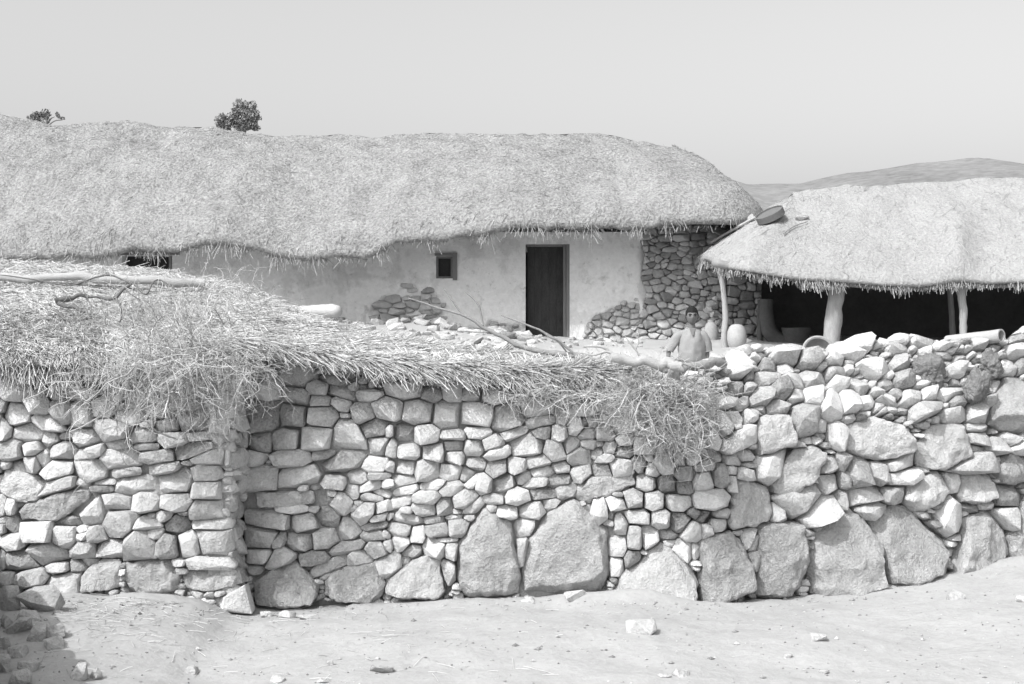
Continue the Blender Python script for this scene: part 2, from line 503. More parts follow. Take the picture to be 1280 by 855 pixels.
def lay_wall(outs, surf, parent, R, nparts, names=('stone', 'boulder'), big_area=1500, mats=('stone', 'boulder'), tone=.22, prot_k=1.0, gap=.5,
             label_big=None, skip=None):
    outs = sorted(outs, key=lambda o: -o[4])
    rest = MB(); made = 0
    for o in outs:
        if skip and skip(o): continue
        big = o[4] > big_area
        V, Fc = lay_stone(surf, o, R, prot_k, gap, big)
        t = R.normal(0, tone*(.5 if big else 1)); t = float(np.clip(t, -.45, .25))
        if made < nparts:
            obj(names[1] if big else names[0], V, Fc, None, M[mats[1] if big else mats[0]], parent, None, np.full(len(V), t), sharp=38)
            made += 1
        else: rest.add(V, Fc, t)
    if rest.V:
        r = rest.build('small_stones', M[mats[0]], parent, sharp=38); r['kind'] = 'stuff'
# ---------------------------------------------------------------- the field stones, read off the photograph view by view (centre, size, tilt)
K = .2034
def ell(ox, oy, s, txt):
    out = []
    for it in txt.replace('\n', ';').split(';'):
        it = it.strip()
        if not it: continue
        v = [float(c) for c in it.split(',')]
        rt = v[4] if len(v) > 4 else 0
        out.append(('e', ox+v[0]*s, oy+v[1]*s, v[2]*s*1.04, v[3]*s*1.04, rt))
    return out
def pol(ox, oy, s, *polys):
    return [('p', [(ox+x*s, oy+y*s) for x, y in p]) for p in polys]

STONES_A = ell(0, 460, K, """105,130,200,130,15;20,220,60,110;240,215,130,130;345,155,120,80;490,150,200,80;110,285,150,140;300,340,190,100,20;390,285,120,110,-30
30,380,70,120;175,400,160,110;310,430,110,90,-10;70,510,160,110,-10;205,495,110,90,-20;390,510,150,110;265,570,80,110,10;120,615,110,100;210,590,100,100;355,620,200,110,-10
560,630,200,120,10;530,430,160,110;510,290,120,170;640,240,140,110;800,300,180,90;590,515,130,80,-15;730,475,140,70,-5;750,560,240,130;880,420,150,100;905,485,190,45
960,545,220,90;1010,620,190,80,-5;770,640,280,70,-8;650,700,150,40;500,705,90,50,30;620,745,140,45;830,715,250,120,-5;1070,700,250,140,-8;150,730,240,160,10
715,830,200,110;905,815,160,130;1085,820,170,100;980,260,170,110;1160,225,170,90,-5;1140,95,190,130;960,75,140,60;970,130,160,50;1060,170,140,50;870,180,170,80
1040,345,180,90;1190,325,210,140;1080,440,170,90;1210,420,150,60;1180,500,230,100,-8;310,60,130,100;570,60,130,90;700,380,190,110;-90,150,160,110;-80,300,150,120;-90,450,160,110;-90,600,170,120""")
STONES_A += ell(0, 600, K, """20,150,50,120;75,160,60,110;85,275,90,110;15,300,50,60;240,310,165,120;410,260,150,60;410,345,140,150;570,190,160,170;730,265,210,160;605,330,120,110;515,425,150,110
690,420,180,110;300,450,230,120;75,370,150,90;15,490,60,140;130,505,190,110;200,600,190,100,-8;50,600,100,80;365,535,140,65;485,525,90,70;860,400,180,170;1030,405,130,150,-20
915,270,150,75;1090,275,130,110;1020,220,90,70;1165,395,140,140;960,330,90,80""")
STONES_A += pol(0, 600, K, [(105, 190), (260, 110), (470, 50), (590, 85), (480, 190), (330, 235), (130, 245)], [(230, 95), (300, 30), (450, -30), (470, 0), (420, 50), (250, 100)],
                [(505, 600), (560, 530), (660, 475), (740, 480), (735, 665), (500, 680)], [(780, 500), (920, 490), (1060, 500), (1095, 580), (1075, 680), (900, 720), (780, 670)],
                [(280, 620), (370, 580), (490, 560), (500, 700), (330, 715)])
STONES_A += ell(240, 450, K, "180,380,120,140;170,485,70,80;100,600,180,90;100,690,170,100;90,795,180,110;240,600,60,100;200,250,110,120")
STONES_A += ell(240, 600, K, "90,185,190,120;120,265,210,70;130,385,200,160;120,510,290,80;130,615,290,110")
STONES_A += pol(240, 600, K, [(150, 730), (330, 655), (380, 750), (375, 850), (200, 830)])

STONES_B = ell(240, 450, K, """430,345,210,200;625,340,150,130;640,220,170,100,10;770,170,130,80;650,95,190,120;460,185,170,120;925,205,170,70,15;880,120,180,60,10;1090,215,180,70;790,250,130,60
915,265,110,80,30;805,350,180,110;1050,330,140,110;1210,300,160,150;295,460,100,190;430,505,130,110;580,490,170,140;760,490,180,140;1140,415,190,110;1170,530,170,130;360,610,160,100
620,600,210,100;810,585,150,70;930,625,300,110,-10;400,730,240,130,-8;660,710,260,120,-12;875,750,150,90;1015,720,120,90;1150,640,200,90;1150,710,140,50;1090,780,150,50,-25;990,810,80,90
1230,760,110,70;1150,830,150,60""")
STONES_B += pol(240, 450, K, [(855, 540), (900, 370), (980, 365), (1040, 430), (1080, 545)])
STONES_B += ell(240, 600, K, """615,170,200,70;440,235,310,100,8;845,225,130,120;920,150,110,120,25;1060,205,160,90,-40;970,300,130,150;1190,165,160,80,-25;1130,100,170,60;820,365,150,130;660,385,160,110
380,355,250,130,-3;535,375,90,70,-30;405,470,200,90;545,480,180,100,-25;360,560,130,60;760,480,200,80,-5;840,530,240,70,-25;940,415,220,70,-18;1125,280,150,50,-8;1130,340,170,70
1170,225,150,50,-15;1150,425,160,90,-8;1030,485,140,90;1210,515,140,140""")
STONES_B += pol(240, 600, K, [(270, 100), (400, 80), (830, 65), (830, 150), (520, 145), (275, 180)], [(605, 240), (730, 190), (790, 290), (640, 335)],
                [(370, 600), (640, 500), (775, 665), (745, 760), (560, 790), (400, 750)], [(820, 720), (830, 620), (900, 550), (1110, 510), (1190, 650), (1180, 700), (1080, 755)])
STONES_B += ell(480, 460, K, """130,140,240,110;290,165,130,90;420,150,110,130;535,155,120,110;680,175,160,110;830,175,130,80,-10;940,245,230,130;205,265,180,170;385,280,150,180,10;570,280,210,150;770,310,180,180
960,330,190,70,-15;800,400,170,70,-20;1095,290,75,120;1110,190,140,70;1210,255,150,80;1180,355,120,110;1240,330,80,60;1245,400,110,80;120,400,130,120;265,410,150,130;430,410,170,60
570,400,160,70;675,455,120,80;970,400,120,80;1075,405,100,100;30,385,60,90;30,490,90,120;160,515,150,100;300,515,140,120;430,480,120,80;550,490,110,110;440,550,120,90;700,525,190,70,-20
880,475,200,130;1050,505,130,130;1145,475,110,110,-35;1260,470,90,60;30,600,80,80;135,610,130,90;270,630,135,140;410,640,140,100;510,660,90,100,20;570,590,130,80;690,620,120,120
820,605,110,90;950,575,150,80,-15;1095,610,120,80;1190,550,140,130;1210,640,120,100,-40;90,705,180,80,-12;310,715,170,60,-12;420,740,140,90;545,700,100,60,-35;610,710,110,110
735,715,130,110,-25;855,675,110,80,-35;930,705,170,60,-15;975,640,140,70;1080,690,150,80,-12;1120,750,120,90;130,750,170,60,-10;260,795,140,80""")
STONES_B += ell(480, 600, K, """80,140,170,80,-20;250,180,160,80,8;370,165,110,110;495,115,150,120;550,165,130,60,-35;680,120,120,70;820,100,150,120;760,195,150,90,10;905,190,150,110;1030,150,110,80
975,85,170,70;870,290,140,110;130,235,170,70,8;310,245,110,60;325,305,140,80;425,225,110,35;455,290,110,100;95,300,160,90;210,335,90,100;25,220,80,50;10,335,60,60;375,365,160,35
105,395,90,90;170,440,120,80;310,415,120,120;420,440,80,110;395,560,95,170;20,410,70,80;860,450,90,160""")
STONES_B += pol(480, 600, K, [(20, 700), (30, 610), (140, 520), (270, 455), (345, 510), (390, 690), (300, 745)],
                [(450, 600), (455, 410), (540, 270), (620, 160), (690, 230), (790, 260), (810, 400), (825, 690), (740, 715), (500, 715)])
STONES_B += pol(0, 0, 1, [(651, 744), (656, 690), (671, 654), (690, 640), (716, 621), (733, 641), (747, 659), (765, 660), (758, 692), (761, 700), (757, 743), (700, 746)])
STONES_B += ell(700, 480, K, """275,130,110,130;350,170,60,60;195,230,90,80;270,215,80,70;365,250,110,110;280,305,110,90;310,390,90,80;395,345,120,70;510,385,120,110;390,420,130,80;225,425,90,60,-30;275,455,110,50
265,540,130,90;380,515,150,110;485,490,100,110;570,530,90,80;640,490,120,110;735,465,90,90;540,450,70,50;535,615,130,100;655,610,130,110;760,550,120,90;765,635,100,80;815,470,80,60
885,425,100,50;875,500,130,60,-20;960,455,80,60;975,560,90,130;875,595,120,120;1040,530,70,60;1055,465,110,70;1140,440,100,80;1135,555,110,80;345,735,140,80;450,705,130,120;575,715,120,130
720,730,160,110;925,710,190,130;1040,610,50,110;985,790,90,70;880,820,100,70;935,340,100,120;1000,260,110,150;860,130,130,160;990,120,140,60;1115,115,120,70,-30;1075,205,130,70,15
1165,205,80,70;1220,155,120,50""")
STONES_B += pol(700, 480, K, [(100, 700), (130, 620), (185, 560), (270, 600), (460, 560), (470, 620), (300, 670), (140, 710)], [(970, 400), (1000, 330), (1150, 250), (1200, 260), (1200, 350), (1030, 425)])
STONES_B += pol(0, 0, 1, [(945, 522), (985, 517), (987, 555), (946, 567)])
STONES_B += ell(700, 600, K, """245,185,100,130;315,220,40,60;375,275,90,130;455,350,85,160;475,225,160,100;615,235,110,120;735,265,130,120;550,350,105,130;660,335,120,80;805,315,110,130;885,230,90,70
885,315,70,80;965,275,100,80;760,430,120,130;845,435,90,100;345,410,110,130;445,490,100,120;345,530,90,110;1035,140,30,60;1160,370,100,130;1185,500,70,110""")
STONES_B += pol(700, 600, K, [(320, 690), (400, 560), (510, 480), (620, 380), (720, 470), (850, 590), (840, 760), (530, 765), (370, 745)],
                [(860, 370), (1010, 300), (1090, 360), (1170, 560), (1180, 650), (1100, 700), (920, 755), (850, 750)])
STONES_B += pol(900, 560, K, [(40, 460), (110, 340), (85, 200), (230, 215), (300, 260), (300, 430), (200, 480), (60, 500)], [(210, 80), (330, 10), (420, 5), (400, 110), (310, 240), (210, 180)],
                [(300, 270), (340, 160), (440, 20), (560, -20), (650, 40), (560, 170), (460, 250), (380, 285)], [(300, 300), (420, 290), (560, 220), (600, 280), (500, 390), (440, 440), (380, 350)],
                [(490, 440), (620, 310), (700, 300), (700, 390), (530, 485)])
STONES_B += ell(900, 560, K, """355,400,90,100;650,100,130,110;735,85,80,100;830,150,130,190;660,220,130,130;760,195,60,100;740,320,90,130;875,295,200,130;950,155,110,150;1105,90,190,90,-15;1110,175,180,90,-12
1050,290,150,110;930,385,190,100;180,570,90,130""")
STONES_B += pol(0, 0, 1, [(947, 660), (969, 653), (998, 651), (1002, 674), (1008, 710), (1000, 730), (985, 748), (943, 746), (940, 735), (947, 700)],
                [(1010, 737), (1012, 690), (1022, 662), (1045, 642), (1065, 638), (1082, 655), (1095, 680), (1098, 700), (1092, 733), (1085, 740), (1040, 744), (1015, 744)],
                [(1055, 563), (1058, 532), (1095, 522), (1120, 530), (1142, 550), (1140, 562), (1110, 575), (1085, 573)])
K2 = .2537
STONES_B += pol(1060, 530, K2, [(150, 795), (150, 600), (95, 490), (240, 390), (330, 450), (465, 570), (475, 745), (300, 795)], [(490, 745), (530, 600), (575, 460), (690, 420), (770, 520), (785, 650), (765, 705), (600, 760)],
                [(785, 660), (790, 560), (840, 390), (870, 360), (960, 380), (990, 600), (960, 680), (820, 685)], [(330, 200), (340, 80), (400, 0), (580, 10), (580, 150), (520, 200), (400, 215)],
                [(430, 230), (580, 160), (690, 135), (720, 190), (715, 225), (560, 240)], [(720, 240), (780, 140), (870, 170), (910, 200), (900, 280), (820, 300), (740, 290)],
                [(530, 320), (560, 250), (690, 250), (715, 340), (690, 385), (540, 390)], [(265, 370), (290, 290), (350, 250), (450, 240), (475, 330), (430, 380), (340, 430)],
                [(430, 420), (500, 350), (550, 400), (560, 500), (490, 565), (440, 520)])
STONES_B += ell(1060, 530, K2, "775,355,130,110;500,285,70,110;600,415,110,40;770,465,110,110;640,75,100,60;620,120,70,40;715,110,90,90;725,25,90,70;630,15,100,50;785,70,90,80;835,105,110,90")
STONES_B += ell(860, 410, K, """285,380,100,140;440,430,110,90;370,380,80,70;365,310,50,80;485,320,160,80;490,250,120,80;590,255,100,90;640,335,150,60,25;570,390,120,120;650,425,110,90;765,320,170,110
825,390,50,80;865,470,130,170,-20;755,430,110,120;560,490,130,90,25;700,560,160,190;920,360,120,80;980,460,130,160;1040,360,160,80,30;1090,460,90,80;1080,530,100,40;980,560,80,60
815,605,90,80;440,495,110,50;905,660,90,150;1190,430,170,70,25;1170,500,70,80;335,145,90,90;600,170,160,100;735,200,120,100;900,200,120,90;970,145,190,100,20;1050,100,120,100
290,240,120,150;900,280,100,70""")
STONES_B += pol(860, 410, K, [(1010, 235), (1080, 205), (1190, 195), (1240, 260), (1160, 320), (1090, 290)])
K3 = .1719
STONES_B += ell(1060, 400, K3, """345,165,160,80;350,220,150,70;375,330,120,100;395,435,140,100;520,185,180,70;525,480,90,50;570,550,110,90;680,270,200,50;810,275,110,80;740,540,200,90,-10;785,590,110,110
775,380,120,90;745,700,170,100;640,730,80,70;930,715,140,200;1055,480,80,100;1010,600,110,100;1070,800,110,90;1170,840,80,50;290,560,180,70,25;260,590,200,80,25;230,660,80,80;385,665,80,50
450,570,150,120;1230,245,200,110;1140,380,160,80;940,170,140,90;830,150,70,90;1240,360,80,90;660,205,120,50;270,480,110,80;340,540,140,80;1190,110,90,50;1250,90,100,80;1380,160,130,120;1400,300,140,110""")
STONES_B += pol(1060, 400, K3, [(430, 730), (440, 660), (540, 610), (680, 600), (640, 680), (500, 750)], [(1010, 740), (1095, 640), (1100, 450), (1230, 420), (1290, 480), (1300, 800), (1140, 790)])

MASK_A = [(-60, 452), (287, 452), (291, 500), (286, 548), (292, 590), (288, 640), (293, 690), (300, 715), (318, 768), (200, 758), (-60, 748)]
MASK_B = [(294, 445), (420, 455), (560, 470), (760, 486), (850, 492), (872, 462), (900, 446), (925, 434), (960, 436), (985, 434), (1020, 441), (1048, 426), (1072, 418), (1088, 420), (1104, 430), (1112, 421),
          (1138, 420), (1150, 424), (1180, 427), (1230, 425), (1262, 421), (1275, 411), (1320, 405), (1390, 412), (1460, 404), (1460, 688), (1380, 692), (1285, 702), (1190, 724), (1100, 739), (1000, 750), (870, 757), (740, 750), (560, 754), (480, 757), (400, 750), (380, 762), (310, 766)]

def surfA(px, py):
    Y = 9.95+(745-py)/300*.05
    return W(px, py, Y)
def leanB(px, py):
    return np.clip((530-py)/100, 0, 1.3)**1.2*.38*float(sm(850, 930, px))
def surfB(px, py):
    Y = float(10.35+.95*max((px-860)/420, 0)**1.2)+(745-py)/300*.05+leanB(px, py)
    return W(px, py, Y)

def core(surf, mask, parent, x0, x1, step, name, inset=.07, thick=.5, seed=0):
    """the earth packing behind the face stones: a thick slab that follows the face and its top line"""
    xs = np.arange(x0, x1+.1, step); m = 16
    mp = np.array(mask)
    V = []; 
    for x in xs:
        ysn = []
        for i in range(len(mp)):
            a, b = mp[i], mp[(i+1) % len(mp)]
            if (a[0]-x)*(b[0]-x) <= 0 and a[0] != b[0]:
                ysn.append(a[1]+(b[1]-a[1])*(x-a[0])/(b[0]-a[0]))
        yt = min(ysn)+9; yb = max(ysn)+14
        for j in range(m):
            p = surf(float(x), yb+(yt-yb)*j/(m-1)); p = p*(1.0)
            d = np.array([0, inset, 0]); V.append(p+d)
        top = V[-1]; bot = V[-m]
        V.append(np.array([top[0]*(1+thick/top[1]), top[1]+thick, top[2]]))
        V.append(np.array([bot[0]*(1+thick/bot[1]), bot[1]+thick, bot[2]-.2]))
    V = np.array(V); k = m+2
    V = V+.018*np.stack([vnoise(V, 6, seed+1), 1.3*vnoise(V, 6, seed+2), vnoise(V, 6, seed+3)], -1)
    Fc = []
    for i in range(len(xs)-1):
        for j in range(k):
            a = i*k+j; b = i*k+(j+1) % k
            Fc.append((a, a+k, b+k, b))
    Fc.append(tuple(range(k))); Fc.append(tuple((len(xs)-1)*k+j for j in range(k-1, -1, -1)))
    return obj(name, V, Fc, None, M['earth'], parent, None, None, sharp=50)

R1 = np.random.default_rng(11)
hut = thing('thatched_hut', 'low stone hut with sagging straw roof in front of the farmyard', 'hut', (-1.5, 11, 0))
outA, _ = pack(MASK_A, STONES_A, R1, (17, 8.5))
outB, _ = pack(MASK_B, STONES_B, R1, (14, 8))
wa = core(surfA, MASK_A, hut, -58, 288, 6, 'projecting_wall', .05, .9, 3)
lay_wall(outA, surfA, wa, R1, 48)
hutB = [o for o in outB if o[0] < 790]; yardB = [o for o in outB if o[0] >= 790]
SPLIT = 790
def clip_mask(mask, x0, x1):
    pts = []
    n = len(mask)
    def cl(pts, f, inside):
        out = []
        for i in range(len(pts)):
            a = pts[i]; b = pts[(i+1) % len(pts)]
            ia, ib = inside(a), inside(b)
            if ia: out.append(a)
            if ia != ib:
                t = (f-a[0])/(b[0]-a[0]); out.append((f, a[1]+(b[1]-a[1])*t))
        return out
    p = cl(list(mask), x0, lambda a: a[0] >= x0)
    return cl(p, x1, lambda a: a[0] <= x1)
wb = core(surfB, clip_mask(MASK_B, 285, SPLIT), hut, 296, SPLIT-1, 6, 'recessed_wall', .042, .5, 5)
lay_wall(hutB, surfB, wb, R1, 52)
yw = thing('dry_stone_wall', 'dry stone yard wall with big boulders along its foot, right of the hut', 'stone wall', (2.8, 10.8, 0))
core(surfB, clip_mask(MASK_B, SPLIT, 1458), yw, SPLIT+1, 1456, 6, 'rubble_core', .07, .55, 9)
lay_wall(yardB, surfB, yw, R1, 92, prot_k=1.25, tone=.26)
# loose stones heaped on the broad top of the yard wall, behind its front edge
R2 = np.random.default_rng(5)
mb = MB()
for k in range(215):
    px = R2.uniform(880, 1450)
    d = R2.uniform(.12, .75)
    top = interp(px, [(870, 462), (900, 446), (925, 438), (1040, 436), (1072, 428), (1180, 431), (1262, 427), (1320, 412)])
    p = surfB(px, top)
    s = R2.uniform(.05, .12)
    z = p[2]-.045-.10*abs(d-.25)+R2.uniform(-.05, .015)
    V, Fc = rock((p[0]*(1+d/p[1]), p[1]+d, z), (s*R2.uniform(.9, 1.4), s*R2.uniform(.8, 1.2), s*R2.uniform(.5, .8)), R2)
    mb.add(V, Fc, float(np.clip(R2.normal(0, .18), -.4, .35)))
r = mb.build('top_rubble', M['stone'], yw, sharp=35); r['kind'] = 'stuff'

# stones on the return of the projecting wall
def surfR(px, py):                 # px: cm back from the corner, py: cm below the eave
    z = 1.74-py*.01
    return np.array([-1.972+.012*math.sin(z*9), 9.97+px*.01, z])
oR, _ = pack([(0, 0), (42, 0), (42, 182), (-3, 182)], [], R1, (24, 11), maxfill=120, ss=1.0)
mb = MB()
for o in oR:
    V, Fc = lay_stone(surfR, o, R1, .7, .6, False, .02); mb.add(V, Fc, float(np.clip(R1.normal(0, .15), -.4, .3)))
r = mb.build('small_stones', M['stone'], wa, sharp=27); r['kind'] = 'stuff'

# side wall that closes the left edge and throws the shadow on the track
sw = thing('side_wall', 'dry stone side wall in deep shade at the left edge', 'stone wall', (-3.4, 8.6, 0))
A0 = np.array([-3.90, 9.95]); A1 = np.array([-2.92, 6.4]); LN = np.linalg.norm(A1-A0)
def surfS(px, py):                 # px: cm along the wall, py: cm below its top
    q_ = A0+(A1-A0)*px/(LN*100)
    return np.array([q_[0], q_[1], .52+.68*px/(LN*100)-py*.01])
maskS = [(0, 0), (60, 4), (150, -4), (250, 5), (LN*100, 0), (LN*100, 145), (0, 145)]
outS, _ = pack(maskS, [], R1, (24, 14), maxfill=300, ss=1.0)
outS = [(o[0], o[1], o[2], o[3], o[4], o[5]) for o in outS]
lay_wall(outS, surfS, sw, R1, 40, big_area=900, gap=.7)
dirn = np.append((A1-A0)/LN, 0); nrm = np.array([-dirn[1], dirn[0], 0]); nrm = nrm if nrm[0] < 0 else -nrm
V = []
for t_ in np.linspace(0, LN, 20):
    b = np.append(A0, 0)+dirn*t_
    for (o_, z) in ((.07, -.4), (.09, .46+.68*t_/LN), (.5, .44+.68*t_/LN), (.5, -.4)): V.append(b+nrm*o_+np.array([0, 0, z]))
Fc = []
for i in range(19):
    for j in range(4): Fc.append((i*4+j, i*4+(j+1) % 4, (i+1)*4+(j+1) % 4, (i+1)*4+j))
Fc += [(0, 3, 2, 1), (76, 77, 78, 79)]
obj('rubble_core', V, Fc, None, M['earth'], sw)

mb = MB(); R4 = np.random.default_rng(17)
for k in range(60):
    t_ = R4.uniform(0, LN); b = np.append(A0, 0)+dirn*t_+nrm*R4.uniform(.04, .45); sz = R4.uniform(.05, .12)
    V, Fc = rock(b+np.array([0, 0, .48+.68*t_/LN+R4.uniform(-.02, .05)]), (sz*1.2, sz, sz*.7), R4); mb.add(V, Fc, float(R4.normal(0, .15)))
r = mb.build('top_rubble', M['stone'], sw, sharp=30); r['kind'] = 'stuff'
# ---------------------------------------------------------------- thatched roofs
class Roof:
    """eave points E[i], ridge points R[i] (one per column); profile t: 0 eave .. 1 ridge"""
    def __init__(s, E, R_, pw, disp, seed, thick, under):
        s.E = np.asarray(E, float); s.R = np.asarray(R_, float); s.pw = pw; s.disp = disp; s.seed = seed; s.thick = thick; s.under = under
    def at(s, u, t):
        """u: column coordinate 0..n-1 (array), t array -> points (with relief)"""
        n = len(s.E)
        i = np.clip(np.floor(u).astype(int), 0, n-2); f = (u-i)[:, None]
        E = s.E[i]*(1-f)+s.E[i+1]*f; R_ = s.R[i]*(1-f)+s.R[i+1]*f
        P = E+(R_-E)*t[:, None]
        g = 1-(1-t)**s.pw
        P[:, 2] = E[:, 2]+s.thick+(R_[:, 2]-E[:, 2]-s.thick)*g
        # rounded lip
        k = np.clip(t/.05, 0, 1); P[:, 2] -= s.thick*.55*(1-k)**2
        P[:, 2] += s.disp(P, s.seed)*np.clip(t*12, .15, 1)
        return P
    def mesh(s, nt, mat_, parent, name='thatch_roof', origin=None, sub=1):
        n = len(s.E); us = np.arange(n).astype(float); ts = np.linspace(0, 1, nt)**1.15
        U, T = np.meshgrid(us, ts, indexing='ij')
        P = s.at(U.ravel(), T.ravel()).reshape(n, nt, 3)
        low = s.E.copy()[:, None, :]
        inn = s.E+(s.R-s.E)*s.under/np.linalg.norm((s.R-s.E)[:, :2], axis=1)[:, None]
        inn = inn.copy(); inn[:, 2] = s.E[:, 2]+.12
        top = s.R.copy(); top[:, 2] -= .45
        A = np.concatenate([top[:, None], inn[:, None], low, P], axis=1)
        k = A.shape[1]
        ii = (np.arange(n-1)[:, None]*k+np.arange(k-1)[None, :]).ravel()
        q = np.stack([ii, ii+k, ii+k+1, ii+1], -1)
        return obj(name, A.reshape(-1, 3), None, q, mat_, parent, origin)
    def stalks(s, N, L, rad, spread, lift, mat_, parent, name, urange=None, trange=(0, 1), K=3, tone=.18, side=0.0, curl=.12):
        u = rng.uniform(*(urange or (0, len(s.E)-1.01)), N); t = trange[0]+(trange[1]-trange[0])*rng.uniform(0, 1, N)
        P = s.at(u, t); Pd = s.at(u, np.clip(t-.03, 0, 1)); Pu = s.at(np.clip(u+.5, 0, len(s.E)-1.001), t)
        d = np.where((t > .035)[:, None], Pd-P, P-s.at(u, t+.03)); d /= np.linalg.norm(d, axis=1)[:, None]+1e-9
        a = Pu-P; a /= np.linalg.norm(a, axis=1)[:, None]+1e-9
        nrm = np.cross(a, d); nrm *= np.sign(nrm[:, 2:3])+(nrm[:, 2:3] == 0); nrm /= np.linalg.norm(nrm, axis=1)[:, None]+1e-9
        ang = rng.normal(side, spread, N)
        dr = d*np.cos(ang)[:, None]+a*np.sin(ang)[:, None]+nrm*rng.normal(lift, lift*.8+.02, N)[:, None]
        ln = L*rng.uniform(.5, 1.4, N)
        c = np.linspace(0, 1, K)[None, :, None]
        bend = rng.normal(0, curl, (N, 1, 3))
        C = P[:, None]+nrm[:, None]*rad*.5+dr[:, None]*ln[:, None, None]*(c-.4)+bend*ln[:, None, None]*(c-.4)**2
        Rr = rad*rng.uniform(.6, 1.3, (N, 1))*np.array([1.0]*(K-1)+[.55])[None, :]
        V, q = strands(C, Rr)
        tn = np.repeat(np.clip(rng.normal(0, tone, N), -.5, .45), K*3)
        return obj(name, V, None, q, mat_, parent, None, tn, smooth=False)
    def fringe(s, N, L, rad, mat_, parent, name, urange=None, out=.35, clump=.5, tone=.2, K=4, back=.1, drop=.02, down=1.0, th_=.28):
        """ends of straw that hang from the eave"""
        u = rng.uniform(*(urange or (0, len(s.E)-1.01)), N)
        P = s.at(u, rng.uniform(0, .05, N)); i = np.clip(u.astype(int), 0, len(s.E)-2)
        P[:, 2] -= rng.uniform(0, s.thick*.8, N)
        outw = (s.E-s.R)[i]; outw[:, 2] = 0; outw /= np.linalg.norm(outw, axis=1)[:, None]
        al = s.E[i+1]-s.E[i]; al[:, 2] = 0; al /= np.linalg.norm(al, axis=1)[:, None]+1e-9
        P -= outw*rng.uniform(0, back, N)[:, None]; P[:, 2] += drop
        cl = vnoise(np.stack([u*0, P[:, 0], P[:, 1]], -1), 5, 3)
        cl2 = vnoise(np.stack([u*0, P[:, 0], P[:, 1]], -1), 14, 8)
        ln = L*(1+clump*cl+.35*cl2)*rng.uniform(.5, 1.3, N)
        th = rng.normal(0, th_, N)+.5*cl2
        dr = outw*out*rng.uniform(.3, 1.3, N)[:, None]+al*th[:, None]
        dr[:, 2] -= rng.uniform(.45, 1.1, N)*down
        dr /= np.linalg.norm(dr, axis=1)[:, None]
        c = np.linspace(0, 1, K)[None, :, None]
        C = P[:, None]+dr[:, None]*ln[:, None, None]*c
        C[:, :, 2] -= (ln[:, None]*.25*down*c[:, :, 0]**2)
        Rr = rad*rng.uniform(.6, 1.4, (N, 1))*np.ones((1, K))
        V, q = strands(C, Rr)
        tn = np.repeat(np.clip(rng.normal(0, tone, N), -.5, .45), K*3)
        return obj(name, V, None, q, mat_, parent, None, tn, smooth=False)

# ---- the long house
YF = 23.0                                     # its front wall
house = thing('farmhouse', 'long mud plastered farmhouse under a thick thatched roof', 'farmhouse', (0, 23, 1.8))
HE = [(-250, 326), (-150, 326), (0, 324), (120, 322), (160, 318), (215, 314), (250, 309), (300, 312), (350, 320), (400, 326), (440, 324), (480, 312), (520, 302), (560, 296), (600, 292), (640, 287), (700, 282), (740, 285), (780, 286), (830, 281), (880, 280), (905, 282), (960, 283)]
HR = [(-250, 142), (-150, 140), (0, 145), (50, 149), (150, 152), (250, 160), (330, 168), (400, 169), (500, 166), (600, 168), (700, 171), (780, 174), (840, 181)]
YE, YR = 21.98, 25.4
E = []; Rg = []
xe0, xe1 = W(-250, 0, YE)[0], W(868, 0, YE)[0]
xr1 = W(842, 0, YR)[0]
n = 210
for i in range(n):
    x = xe0+(xe1-xe0)*i/(n-1)
    pxe = CX+x*F/YE
    jz = .05*float(vnoise(np.array([x, 0, 0]), 2.2, 5))+.035*float(vnoise(np.array([x, 0, 0]), 7, 6))
    E.append([x, YE+.05*math.sin(x*1.7), W(0, interp(pxe, HE), YE)[2]+jz])
    xr = min(x, xr1); pxr = CX+xr*F/YR
    Rg.append([xr, YR, W(0, interp(pxr, HR), YR)[2]])
rz = Rg[-1][2]; ez = E[-1][2]
for k in range(1, 40):
    a = math.pi*k/40
    s_, c_ = math.sin(a), math.cos(a)
    x = xe1+1.5*abs(s_)**.62; y = YR-(YR-YE)*np.sign(c_)*abs(c_)**.75
    E.append([x, y, ez]); Rg.append([xr1, YR, rz])
for i in range(n-1, -1, -3):
    E.append([E[i][0], 2*YR-YE, E[i][2]]); Rg.append(Rg[i])
def disp_house(P, seed):
    return .075*vnoise(P, .75, seed)+.05*vnoise(P, 2.1, seed+1)+.03*vnoise(P, 5.5, seed+2)+.018*vnoise(P, 13, seed+3)
RH = Roof(E, Rg, 1.3, disp_house, 21, .26, .9)
hr = RH.mesh(70, M['thatch'], house)
RH.stalks(8000, .13, .0034, .9, .07, M['straw_old'], hr, 'loose_straw', (0, 249), curl=.04)['kind'] = 'stuff'
RH.fringe(10000, .13, .0042, M['straw_old'], hr, 'eave_straw', (0, 232), out=.4, clump=1.0, drop=.06, th_=.45)['kind'] = 'stuff'

